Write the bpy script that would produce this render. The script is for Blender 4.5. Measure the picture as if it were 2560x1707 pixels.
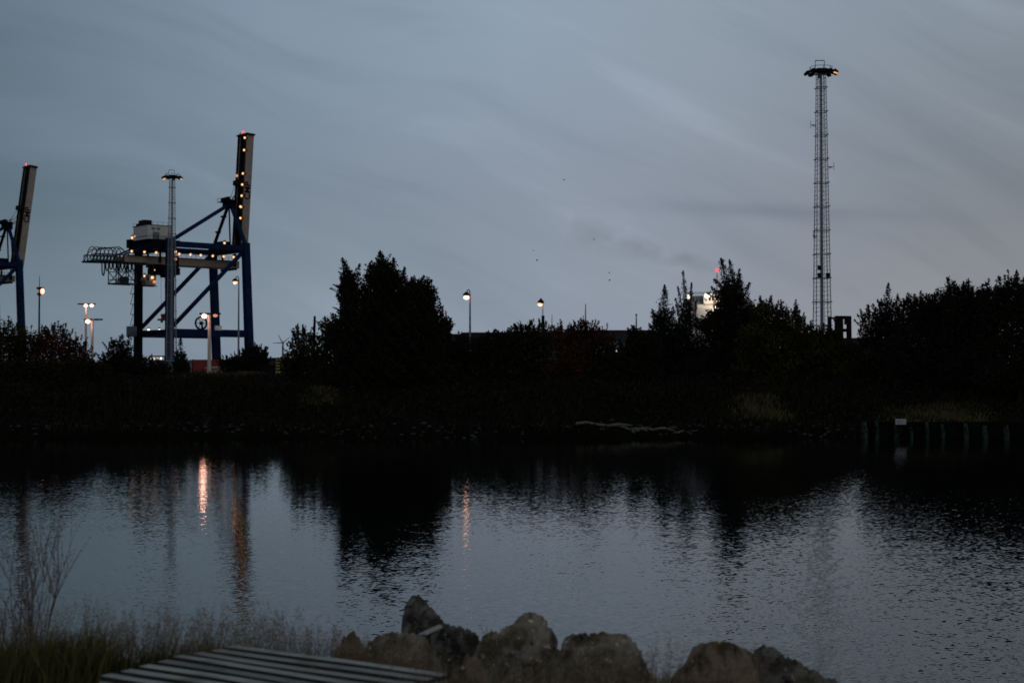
import bpy, math, random
import numpy as np
from mathutils import Vector, Matrix

C = bpy.context
S = C.scene
COL = S.collection
for o in list(bpy.data.objects):
    bpy.data.objects.remove(o)
PI = math.pi
rad = math.radians

# ------------------------------------------------------------------ camera
CAMZ = 3.3
PITCH = math.atan((930 - 853.5) / 3555.6)
cam_d = bpy.data.cameras.new('camera')
cam = bpy.data.objects.new('camera', cam_d)
COL.objects.link(cam)
cam.location = (0, 0, CAMZ)
cam.rotation_euler = (PI / 2 + PITCH, 0, 0)
cam_d.lens = 50
cam_d.sensor_width = 36
cam_d.clip_start = 0.1
cam_d.clip_end = 20000
cam_d.dof.use_dof = True
cam_d.dof.focus_distance = 22
cam_d.dof.aperture_fstop = 2.8
S.camera = cam

# ------------------------------------------------------------------ world
W = bpy.data.worlds.new('World')
S.world = W
W.use_nodes = True
wn = W.node_tree
wn.nodes.clear()


def N(nt, t, **kw):
    n = nt.nodes.new(t)
    for k, v in kw.items():
        setattr(n, k, v)
    return n


def mathn(nt, op, a, b=None, c=None, clamp=False):
    n = nt.nodes.new('ShaderNodeMath')
    n.operation = op
    n.use_clamp = clamp
    for i, v in enumerate((a, b, c)):
        if v is None:
            continue
        if isinstance(v, (int, float)):
            n.inputs[i].default_value = v
        else:
            nt.links.new(v, n.inputs[i])
    return n.outputs[0]


def ramp(nt, fac, stops, interp='LINEAR'):
    n = nt.nodes.new('ShaderNodeValToRGB')
    n.color_ramp.interpolation = interp
    el = n.color_ramp.elements
    while len(el) < len(stops):
        el.new(0.5)
    for e, (p, c) in zip(el, stops):
        e.position = p
        e.color = (*c, 1) if len(c) == 3 else c
    nt.links.new(fac, n.inputs[0])
    return n.outputs[0]


def mixc(nt, mode, fac, a, b):
    n = nt.nodes.new('ShaderNodeMix')
    n.data_type = 'RGBA'
    n.blend_type = mode
    n.clamp_factor = True
    for sock, v in ((n.inputs[0], fac), (n.inputs[6], a), (n.inputs[7], b)):
        if isinstance(v, (int, float)):
            sock.default_value = v
        elif isinstance(v, tuple):
            sock.default_value = (*v, 1)
        else:
            nt.links.new(v, sock)
    return n.outputs[2]


def srgb(r, g, b):
    f = lambda c: ((c / 255 + 0.055) / 1.055) ** 2.4 if c > 10 else c / 255 / 12.92
    return (f(r), f(g), f(b))


SUN_EL, SUN_AZ = rad(6), rad(115)          # azimuth clockwise from +Y
tc = N(wn, 'ShaderNodeTexCoord')
sep = N(wn, 'ShaderNodeSeparateXYZ')
wn.links.new(tc.outputs['Generated'], sep.inputs[0])
az = mathn(wn, 'ARCTAN2', sep.outputs[0], sep.outputs[1])
el = mathn(wn, 'ARCSINE', sep.outputs[2])
azn = mathn(wn, 'MULTIPLY_ADD', az, 1 / (2 * PI), 0.5, clamp=True)     # -180..180 deg
eln = mathn(wn, 'MULTIPLY', el, 1 / rad(60), clamp=True)              # 0..60 deg


def azr(stops):
    return ramp(wn, azn, [(d / 360 + 0.5, srgb(*c)) for d, c in stops])


# dusk sky varies round the horizon and with height (degrees from the view axis, colour)
BACK_FILL = (158, 160, 168)  # unseen sky behind the camera, brightened to light surfaces facing it
low = azr([(-180, BACK_FILL), (-90, (138, 142, 152)), (-40, (96, 112, 128)), (-20, (114, 133, 150)), (-6.4, (138, 154, 171)),
           (4.8, (144, 156, 172)), (17.6, (150, 150, 158)), (40, (124, 122, 128)), (90, (150, 146, 150)), (180, BACK_FILL)])
mid = azr([(-180, BACK_FILL), (-90, (130, 136, 146)), (-40, (84, 101, 116)), (-20, (91, 109, 125)), (-13, (112, 130, 146)), (-6.4, (130, 144, 160)),
           (4.8, (143, 153, 168)), (17.6, (132, 139, 148)), (40, (104, 106, 114)), (90, (140, 140, 146)), (180, BACK_FILL)])
high = azr([(-180, (146, 152, 160)), (-90, (120, 130, 140)), (-40, (84, 100, 114)), (-19, (106, 124, 139)), (-10.5, (131, 150, 167)), (0, (148, 165, 181)),
            (8, (148, 161, 174)), (20, (132, 144, 155)), (40, (98, 108, 116)), (90, (126, 132, 138)), (180, (146, 152, 160))])
f1 = ramp(wn, eln, [(0.0, (0, 0, 0)), (0.12, (1, 1, 1))], 'EASE')
f2 = ramp(wn, eln, [(0.10, (0, 0, 0)), (0.24, (1, 1, 1))], 'EASE')
sk = mixc(wn, 'MIX', f1, low, mid)
sk = mixc(wn, 'MIX', f2, sk, high)
# unseen sky overhead: darkened ahead to dim the water, kept lighter behind
f3 = ramp(wn, eln, [(0.245, (0, 0, 0)), (0.42, (1, 1, 1))], 'EASE')
fb = mathn(wn, 'MULTIPLY_ADD', mathn(wn, 'COSINE', az), -0.5, 0.5, clamp=True)
sk = mixc(wn, 'MIX', f3, sk, mixc(wn, 'MIX', fb, srgb(62, 71, 82), srgb(140, 146, 154)))
# cirrus streaks
comb = N(wn, 'ShaderNodeCombineXYZ')
warp = N(wn, 'ShaderNodeTexNoise')
warp.inputs['Scale'].default_value = 2.2
warp.inputs['Detail'].default_value = 2
wn.links.new(tc.outputs['Generated'], warp.inputs['Vector'])
wv = mathn(wn, 'SUBTRACT', warp.outputs['Fac'], 0.5)
u = mathn(wn, 'MULTIPLY_ADD', el, 1.0, mathn(wn, 'MULTIPLY', az, 0.38))
u = mathn(wn, 'MULTIPLY_ADD', wv, 0.22, u)
wn.links.new(az, comb.inputs[0])
wn.links.new(mathn(wn, 'MULTIPLY', u, 5.5), comb.inputs[1])
n1 = N(wn, 'ShaderNodeTexNoise')
n1.inputs['Scale'].default_value = 2.6
n1.inputs['Detail'].default_value = 7
n1.inputs['Roughness'].default_value = 0.52
wn.links.new(comb.outputs[0], n1.inputs['Vector'])
cl = ramp(wn, n1.outputs['Fac'], [(0.30, (0.83, 0.835, 0.865)), (0.5, (0.98, 0.97, 0.985)), (0.68, (1.16, 1.135, 1.15))], 'EASE')
sk = mixc(wn, 'MULTIPLY', 1.0, sk, cl)
# one long thin grey cloud bank low on the right
cx = mathn(wn, 'SUBTRACT', az, 0.185)
cy = mathn(wn, 'SUBTRACT', el, mathn(wn, 'MULTIPLY_ADD', cx, -0.06, 0.1098))
wob = mathn(wn, 'MULTIPLY_ADD', wv, 0.01, cy)
g1 = mathn(wn, 'POWER', mathn(wn, 'DIVIDE', cx, 0.095), 2.0)
g2 = mathn(wn, 'POWER', mathn(wn, 'DIVIDE', wob, 0.0052), 2.0)
gs = mathn(wn, 'EXPONENT', mathn(wn, 'MULTIPLY', mathn(wn, 'ADD', g1, g2), -1.0))
sk = mixc(wn, 'MULTIPLY', mathn(wn, 'MULTIPLY', gs, 0.5), sk, (0.66, 0.70, 0.76))
# faint Nishita sky added on top of the ramped sky colours
sky = N(wn, 'ShaderNodeTexSky')
sky.sky_type = 'NISHITA'
sky.sun_disc = False
sky.sun_elevation = SUN_EL
sky.sun_rotation = SUN_AZ
bg1 = N(wn, 'ShaderNodeBackground')
wn.links.new(sky.outputs[0], bg1.inputs[0])
bg1.inputs[1].default_value = 0.008
bg2 = N(wn, 'ShaderNodeBackground')
wn.links.new(sk, bg2.inputs[0])
bg2.inputs[1].default_value = 0.92
ad = N(wn, 'ShaderNodeAddShader')
wn.links.new(bg1.outputs[0], ad.inputs[0])
wn.links.new(bg2.outputs[0], ad.inputs[1])
wo = N(wn, 'ShaderNodeOutputWorld')
wn.links.new(ad.outputs[0], wo.inputs[0])

# sun: last diffuse glow behind cloud
sd = bpy.data.lights.new('sun', 'SUN')
sd.energy = 0.12
sd.angle = rad(20)
sd.color = (1.0, 0.86, 0.78)
sun = bpy.data.objects.new('sun', sd)
COL.objects.link(sun)
sdir = Vector((math.sin(SUN_AZ) * math.cos(SUN_EL), math.cos(SUN_AZ) * math.cos(SUN_EL), math.sin(SUN_EL)))
sun.rotation_euler = sdir.to_track_quat('Z', 'Y').to_euler()

S.view_settings.view_transform = 'Standard'
S.view_settings.look = 'None'
S.view_settings.exposure = 0
S.view_settings.gamma = 1
S.render.engine = 'CYCLES'
S.cycles.volume_step_rate = 1.0
S.cycles.max_bounces = 5
S.cycles.sample_clamp_indirect = 4

# ------------------------------------------------------------------ helpers
F = 3555.6
cp, sp_ = math.cos(PITCH), math.sin(PITCH)


def P(px, py, D):
    """world point on the ray through photo pixel (px,py) at distance y = D"""
    x = (px - 1280) / F
    v = -(py - 853.5) / F
    dy = cp - v * sp_
    dz = sp_ + v * cp
    return Vector((x / dy * D, D, CAMZ + dz / dy * D))


def tag(o, label=None, cat=None, group=None, kind=None):
    if label: o['label'] = label
    if cat: o['category'] = cat
    if group: o['group'] = group
    if kind: o['kind'] = kind
    return o


def empty(name, loc, rz=0, label=None, cat=None, group=None):
    o = bpy.data.objects.new(name, None)
    COL.objects.link(o)
    o.location = loc
    o.rotation_euler = (0, 0, rz)
    o.empty_display_size = 0.2
    return tag(o, label, cat, group)


def mesh_np(name, verts, faces, mat, parent=None, loc=None, smooth=False, cols=None):
    me = bpy.data.meshes.new(name)
    verts = np.asarray(verts, dtype=np.float32)
    if isinstance(faces, np.ndarray):
        nf, k = faces.shape
        me.vertices.add(len(verts))
        me.vertices.foreach_set('co', verts.ravel())
        me.loops.add(nf * k)
        me.loops.foreach_set('vertex_index', faces.ravel().astype(np.int32))
        me.polygons.add(nf)
        me.polygons.foreach_set('loop_start', np.arange(0, nf * k, k, dtype=np.int32))
        me.update(calc_edges=True)
    else:
        me.from_pydata([tuple(map(float, v)) for v in verts], [], faces)
        me.update()
    if cols is not None:
        a = me.color_attributes.new('tint', 'FLOAT_COLOR', 'POINT')
        cc = np.ones((len(verts), 4), dtype=np.float32)
        cc[:, :3] = cols
        a.data.foreach_set('color', cc.ravel())
    if smooth:
        me.polygons.foreach_set('use_smooth', [True] * len(me.polygons))
    me.materials.append(mat)
    o = bpy.data.objects.new(name, me)
    COL.objects.link(o)
    if parent: o.parent = parent
    if loc is not None: o.location = loc
    return o


class MB:
    def __init__(self):
        self.v = []
        self.f = []

    def add(self, vs, fs):
        b = len(self.v)
        self.v += [tuple(x) for x in vs]
        self.f += [tuple(i + b for i in f) for f in fs]

    def box(self, c, s, M=None):
        x, y, z = s[0] / 2, s[1] / 2, s[2] / 2
        vs = [Vector((a * x, b * y, d * z)) for d in (-1, 1) for b in (-1, 1) for a in (-1, 1)]
        if M is not None: vs = [M @ v for v in vs]
        c = Vector(c)
        self.add([v + c for v in vs], [(0, 2, 3, 1), (4, 5, 7, 6), (0, 1, 5, 4), (2, 6, 7, 3), (0, 4, 6, 2), (1, 3, 7, 5)])
        return self

    def bbox(self, x0, x1, y0, y1, z0, z1):
        return self.box(((x0 + x1) / 2, (y0 + y1) / 2, (z0 + z1) / 2), (x1 - x0, y1 - y0, z1 - z0))

    def bar(self, a, b, w, h=None, w2=None, h2=None, up=(0, 0, 1)):
        """rectangular bar from a to b"""
        a, b = Vector(a), Vector(b)
        h = h or w
        w2 = w2 or w
        h2 = h2 or (h if w2 == w else h * w2 / w)
        d = (b - a).normalized()
        u = Vector(up)
        if abs(d.dot(u)) > 0.98: u = Vector((1, 0, 0))
        s = d.cross(u).normalized()
        t = s.cross(d).normalized()
        vs = []
        for p, ww, hh in ((a, w, h), (b, w2, h2)):
            for i, j in ((-1, -1), (1, -1), (1, 1), (-1, 1)):
                vs.append(p + s * ww / 2 * i + t * hh / 2 * j)
        self.add(vs, [(0, 3, 2, 1), (4, 5, 6, 7), (0, 1, 5, 4), (1, 2, 6, 5), (2, 3, 7, 6), (3, 0, 4, 7)])
        return self

    def tube(self, pts, r, n=8, r2=None, cap=True):
        pts = [Vector(p) for p in pts]
        rs = r if isinstance(r, (list, tuple)) else [r + ((r2 if r2 is not None else r) - r) * i / (len(pts) - 1) for i in range(len(pts))]
        vs, fs = [], []
        prev = None
        for i, p in enumerate(pts):
            d = (pts[min(i + 1, len(pts) - 1)] - pts[max(i - 1, 0)]).normalized()
            if prev is None:
                u = Vector((0, 0, 1)) if abs(d.z) < 0.9 else Vector((1, 0, 0))
                s = d.cross(u).normalized()
            else:
                s = (prev - d * prev.dot(d)).normalized()
            prev = s
            t = d.cross(s)
            for k in range(n):
                a = 2 * PI * k / n
                vs.append(p + (s * math.cos(a) + t * math.sin(a)) * rs[i])
        for i in range(len(pts) - 1):
            for k in range(n):
                fs.append((i * n + k, i * n + (k + 1) % n, (i + 1) * n + (k + 1) % n, (i + 1) * n + k))
        if cap:
            fs.append(tuple(range(n))[::-1])
            fs.append(tuple(range((len(pts) - 1) * n, len(pts) * n)))
        self.add(vs, fs)
        return self

    def ball(self, c, r, n=10, m=6, sq=(1, 1, 1)):
        c = Vector(c)
        vs = [c + Vector((0, 0, -r * sq[2]))]
        for i in range(1, m):
            th = PI * i / m
            for k in range(n):
                a = 2 * PI * k / n
                vs.append(c + Vector((r * math.sin(th) * math.cos(a) * sq[0], r * math.sin(th) * math.sin(a) * sq[1], -r * math.cos(th) * sq[2])))
        vs.append(c + Vector((0, 0, r * sq[2])))
        fs = [(0, 1 + (k + 1) % n, 1 + k) for k in range(n)]
        for i in range(m - 2):
            for k in range(n):
                a = 1 + i * n
                fs.append((a + k, a + (k + 1) % n, a + n + (k + 1) % n, a + n + k))
        a = 1 + (m - 2) * n
        fs += [(a + k, a + (k + 1) % n, len(vs) - 1) for k in range(n)]
        self.add(vs, fs)
        return self

    def build(self, name, mat, parent=None, loc=None, smooth=False):
        return mesh_np(name, self.v, self.f, mat, parent, loc, smooth)


# ------------------------------------------------------------------ materials
def pmat(name, col, rough=0.7, metal=0.0, spec=0.3, vary=0.25, scale=3.0, col2=None, bump=0.0, attr=False, bscale=None, detail=4):
    m = bpy.data.materials.new(name)
    m.use_nodes = True
    nt = m.node_tree
    b = nt.nodes['Principled BSDF']
    b.inputs['Roughness'].default_value = rough
    b.inputs['Metallic'].default_value = metal
    b.inputs['Specular IOR Level'].default_value = spec
    tc = N(nt, 'ShaderNodeTexCoord')
    n = N(nt, 'ShaderNodeTexNoise')
    n.inputs['Scale'].default_value = scale
    n.inputs['Detail'].default_value = detail
    n.inputs['Roughness'].default_value = 0.6
    nt.links.new(tc.outputs['Object'], n.inputs['Vector'])
    c2 = col2 or tuple(c * (1 - vary) for c in col)
    out = ramp(nt, n.outputs['Fac'], [(0.35, c2), (0.65, col)])
    if attr:
        a = N(nt, 'ShaderNodeAttribute')
        a.attribute_name = 'tint'
        out = mixc(nt, 'MULTIPLY', 1.0, out, a.outputs['Color'])
    nt.links.new(out, b.inputs['Base Color'])
    if bump:
        bn = N(nt, 'ShaderNodeBump')
        bn.inputs['Strength'].default_value = bump
        n2 = N(nt, 'ShaderNodeTexNoise')
        n2.inputs['Scale'].default_value = bscale or scale * 4
        n2.inputs['Detail'].default_value = 5
        nt.links.new(tc.outputs['Object'], n2.inputs['Vector'])
        nt.links.new(n2.outputs['Fac'], bn.inputs['Height'])
        nt.links.new(bn.outputs[0], b.inputs['Normal'])
    return m


def emat(name, col, s):
    m = bpy.data.materials.new(name)
    m.use_nodes = True
    nt = m.node_tree
    nt.nodes.clear()
    e = N(nt, 'ShaderNodeEmission')
    e.inputs[0].default_value = (*col, 1)
    e.inputs[1].default_value = s
    o = N(nt, 'ShaderNodeOutputMaterial')
    nt.links.new(e.outputs[0], o.inputs[0])
    return m


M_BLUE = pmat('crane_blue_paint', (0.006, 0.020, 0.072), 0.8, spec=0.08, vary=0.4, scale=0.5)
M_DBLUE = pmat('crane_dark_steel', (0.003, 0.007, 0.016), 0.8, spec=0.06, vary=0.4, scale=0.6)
M_CREAM = pmat('crane_cream_paint', (0.26, 0.23, 0.195), 0.6, vary=0.25, scale=0.7)
M_GREY = pmat('galvanised_steel', (0.22, 0.25, 0.27), 0.7, metal=0.3, vary=0.3, scale=4)
M_DARK = pmat('dark_steel', (0.008, 0.009, 0.012), 0.8, spec=0.1, vary=0.4, scale=3)
M_DSTEEL = pmat('aged_steel', (0.03, 0.05, 0.06), 0.8, spec=0.1)
M_HOUSE = pmat('painted_cladding', (0.46, 0.47, 0.45), 0.6, vary=0.12, scale=1.0)
M_HOUSE2 = pmat('vent_grey', (0.12, 0.15, 0.18), 0.6)
M_WHITE = pmat('white_paint', (0.72, 0.72, 0.70), 0.5, vary=0.15)
M_REDP = pmat('red_paint', (0.22, 0.035, 0.025), 0.6, vary=0.4, scale=1.2)
M_PINKW = pmat('pale_render', (0.34, 0.23, 0.20), 0.8, vary=0.3)
M_ROOF = pmat('dark_roof_sheet', (0.03, 0.012, 0.013), 0.7, vary=0.4, scale=0.6)
M_WALLD = pmat('dark_wall', (0.03, 0.032, 0.034), 0.8, vary=0.4)
M_GLASS = pmat('dark_glass', (0.01, 0.012, 0.016), 0.1, spec=0.6)
M_LAMP = emat('warm_lamp_glow', (1.0, 0.46, 0.17), 1.0)
M_CORE = emat('warm_lamp_core', (1.0, 0.64, 0.38), 2.0)
M_LAMPS = emat('street_lamp_glow', (1.0, 0.46, 0.22), 1.7)
M_CORES = emat('street_lamp_core', (1.0, 0.52, 0.36), 7.0)
M_LAMPW = emat('white_lamp_light', (1.0, 0.86, 0.68), 2.2)
M_RED = emat('red_beacon_light', (1.0, 0.10, 0.14), 1.6)
M_DIM = emat('dim_lamp_light', (1.0, 0.42, 0.24), 0.7)


def core_for(m_):
    return M_CORES if m_ is M_LAMPS else M_CORE if m_ is M_LAMP else None


# ------------------------------------------------------------------ ground, water
CR_A = rad(40)
G_ = Vector((math.cos(CR_A), math.sin(CR_A), 0))
R_ = Vector((math.sin(CR_A), -math.cos(CR_A), 0))
CRC = Vector((-93.5, 415, 3.0))


def smooth(a, b, x):
    t = np.clip((x - a) / (b - a), 0, 1)
    return t * t * (3 - 2 * t)


def vnoise(x, y, s, seed=0):
    """cheap smooth pseudo-noise, -1..1"""
    x = x / s
    y = y / s
    return (np.sin(x * 1.7 + seed + 1.3 * np.sin(y * 1.1 + seed * 2)) + np.sin(y * 2.1 + 1.7 * seed + 1.1 * np.sin(x * 1.9 - seed)) +
            0.6 * np.sin(x * 3.9 + y * 3.1 + seed)) / 2.6


def near_edge(x):
    return np.interp(x, [-40, -6, -1.6, -0.6, 0.4, 1.2, 2.2, 4, 40], [9.2, 8.6, 8.3, 8.3, 8.0, 6.9, 6.2, 5.4, 5.2])


def ground_h(x, y):
    x = np.asarray(x, float)
    y = np.asarray(y, float)
    ye = near_edge(x) + 0.25 * vnoise(x, y, 1.3, 2)
    base = 1.80 - 0.26 * np.clip(y - 6.5, 0, None) + 0.05 * vnoise(x, y, 0.8, 5)
    near = np.where(y < ye, base, 1.80 - 0.26 * np.clip(ye - 6.5, 0, None) - 0.75 * (y - ye))
    near = np.maximum(near, -2.0)
    sh = 71 + 1.0 * vnoise(x, x * 0, 7, 3) + 0.5 * vnoise(x, x * 0, 2.3, 1)
    t = y - sh
    far = -2.0 + 2.0 * smooth(-6, 0, t) + 0.55 * smooth(0, 1.5, t) + 2.15 * smooth(1.0, 13, t) + 0.45 * smooth(12, 26, t)
    far = far + 0.13 * vnoise(x, y, 2.6, 4) * smooth(0, 4, t) * (1 - smooth(30, 60, t))
    h = np.where(y < 40, near, far)
    basin = (x + 80) * G_.x + (y - 427) * G_.y > 4
    h = np.where(basin & (y > 250), -6.0, h)
    return h


def seg(a, b, d):
    return list(np.arange(a, b, d))


ys = seg(-12, 14, 0.2) + seg(14, 64, 5) + seg(64, 102, 0.7) + seg(102, 150, 4) + seg(150, 620, 8) + [620 * 1.3 ** i for i in range(12)]
xp = seg(0, 7, 0.2) + seg(7, 64, 1.0) + seg(64, 260, 8) + [260 * 1.35 ** i for i in range(12)]
xs = [-x for x in xp[:0:-1]] + xp
X, Y = np.meshgrid(np.array(xs), np.array(ys))
Z = ground_h(X, Y)
nx, ny = len(xs), len(ys)
idx = np.arange(nx * ny).reshape(ny, nx)
fc = np.stack([idx[:-1, :-1].ravel(), idx[:-1, 1:].ravel(), idx[1:, 1:].ravel(), idx[1:, :-1].ravel()], 1)
M_GROUND = pmat('soil_and_turf', (0.007, 0.007, 0.004), 0.95, spec=0.0, scale=1.2, col2=(0.003, 0.004, 0.002), bump=0.5)
g = mesh_np('ground', np.stack([X.ravel(), Y.ravel(), Z.ravel()], 1), fc, M_GROUND, smooth=True)
tag(g, kind='structure')

# water: slopes come straight from noise, so distant ripples smear reflections like real ones
M_WATER = bpy.data.materials.new('rippled_water')
M_WATER.use_nodes = True
nt = M_WATER.node_tree
b = nt.nodes['Principled BSDF']
b.inputs['Base Color'].default_value = (0.001, 0.0018, 0.0025, 1)
b.inputs['Roughness'].default_value = 0.04
b.inputs['IOR'].default_value = 1.33
b.inputs['Specular IOR Level'].default_value = 0.5
tcw = N(nt, 'ShaderNodeTexCoord')


def wnoise(sx, sy, scale, detail, rz):
    mp = N(nt, 'ShaderNodeMapping')
    mp.inputs['Scale'].default_value = (sx, sy, 1)
    mp.inputs['Rotation'].default_value = (0, 0, rz)
    nt.links.new(tcw.outputs['Object'], mp.inputs['Vector'])
    n = N(nt, 'ShaderNodeTexNoise')
    n.inputs['Scale'].default_value = scale
    n.inputs['Detail'].default_value = detail
    n.inputs['Roughness'].default_value = 0.55
    nt.links.new(mp.outputs[0], n.inputs['Vector'])
    s = N(nt, 'ShaderNodeSeparateColor')
    nt.links.new(n.outputs['Color'], s.inputs[0])
    return s


wa = wnoise(0.85, 1.0, 14.0, 3.0, rad(-20))     # ripples
wb = wnoise(0.6, 1.0, 2.2, 1.0, rad(-14))    # longer wavelets
wc = wnoise(1.0, 0.6, 0.05, 2.0, 0)           # calm and ruffled patches
patch = ramp(nt, wc.outputs[0], [(0.35, (0.6, 0.6, 0.6)), (0.62, (1.25, 1.25, 1.25))])
mpd = N(nt, 'ShaderNodeMapping')
mpd.vector_type = 'TEXTURE'
mpd.inputs['Scale'].default_value = (3.0, 1, 1)
mpd.inputs['Rotation'].default_value = (0, 0, rad(64))
nt.links.new(tcw.outputs['Object'], mpd.inputs['Vector'])
nd = N(nt, 'ShaderNodeTexNoise')
nd.inputs['Scale'].default_value = 6.5
nd.inputs['Detail'].default_value = 2.0
nt.links.new(mpd.outputs[0], nd.inputs['Vector'])
hd_ = mathn(nt, 'SUBTRACT', nd.outputs['Fac'], 0.5)
AX, AY = 0.15, 0.17
sepw = N(nt, 'ShaderNodeSeparateXYZ')
nt.links.new(tcw.outputs['Object'], sepw.inputs[0])
# sheltered and calm under the far bank, ruffled by wind on this side and to the right
fy = mathn(nt, 'MULTIPLY_ADD', sepw.outputs[1], -1 / 24, 1.22, clamp=True)
fx = mathn(nt, 'MULTIPLY_ADD', sepw.outputs[0], 0.035, 0.72)
fx = mathn(nt, 'MINIMUM', mathn(nt, 'MAXIMUM', fx, 0.72), 1.25)
amp = mathn(nt, 'MULTIPLY_ADD', mathn(nt, 'MULTIPLY', mathn(nt, 'POWER', fy, 1.5), fx), 4.2, 0.62)
sx = mathn(nt, 'MULTIPLY', mathn(nt, 'SUBTRACT', wa.outputs[0], 0.5), AX)
sy = mathn(nt, 'MULTIPLY', mathn(nt, 'SUBTRACT', wa.outputs[1], 0.5), AY)
sx = mathn(nt, 'MULTIPLY_ADD', mathn(nt, 'SUBTRACT', wb.outputs[0], 0.5), AX * 0.13, sx)
sy = mathn(nt, 'MULTIPLY_ADD', mathn(nt, 'SUBTRACT', wb.outputs[1], 0.5), AY * 0.13, sy)
fw = mathn(nt, 'MULTIPLY', mathn(nt, 'SUBTRACT', fx, 0.62), 0.36)
sx = mathn(nt, 'MULTIPLY_ADD', hd_, mathn(nt, 'MULTIPLY', fw, -0.9), sx)
sy = mathn(nt, 'MULTIPLY_ADD', hd_, mathn(nt, 'MULTIPLY', fw, 0.6), sy)
# the far sides of wavelets hide behind their crests, so the visible slopes lean to the viewer
amp = mathn(nt, 'MULTIPLY', amp, patch)
sx = mathn(nt, 'MULTIPLY', mathn(nt, 'MULTIPLY', sx, amp), mathn(nt, 'MULTIPLY_ADD', fx, 6.0, -3.3))
sy = mathn(nt, 'MULTIPLY', sy, amp)
sy = mathn(nt, 'ADD', sy, -0.0085)
cmb = N(nt, 'ShaderNodeCombineXYZ')
nt.links.new(sx, cmb.inputs[0])
nt.links.new(sy, cmb.inputs[1])
cmb.inputs[2].default_value = 1
nrm = N(nt, 'ShaderNodeVectorMath', operation='NORMALIZE')
nt.links.new(cmb.outputs[0], nrm.inputs[0])
nt.links.new(nrm.outputs[0], b.inputs['Normal'])
w = mesh_np('water', [(-6000, -60, 0), (6000, -60, 0), (6000, 12000, 0), (-6000, 12000, 0)], [(0, 1, 2, 3)], M_WATER)
tag(w, kind='structure')

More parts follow.
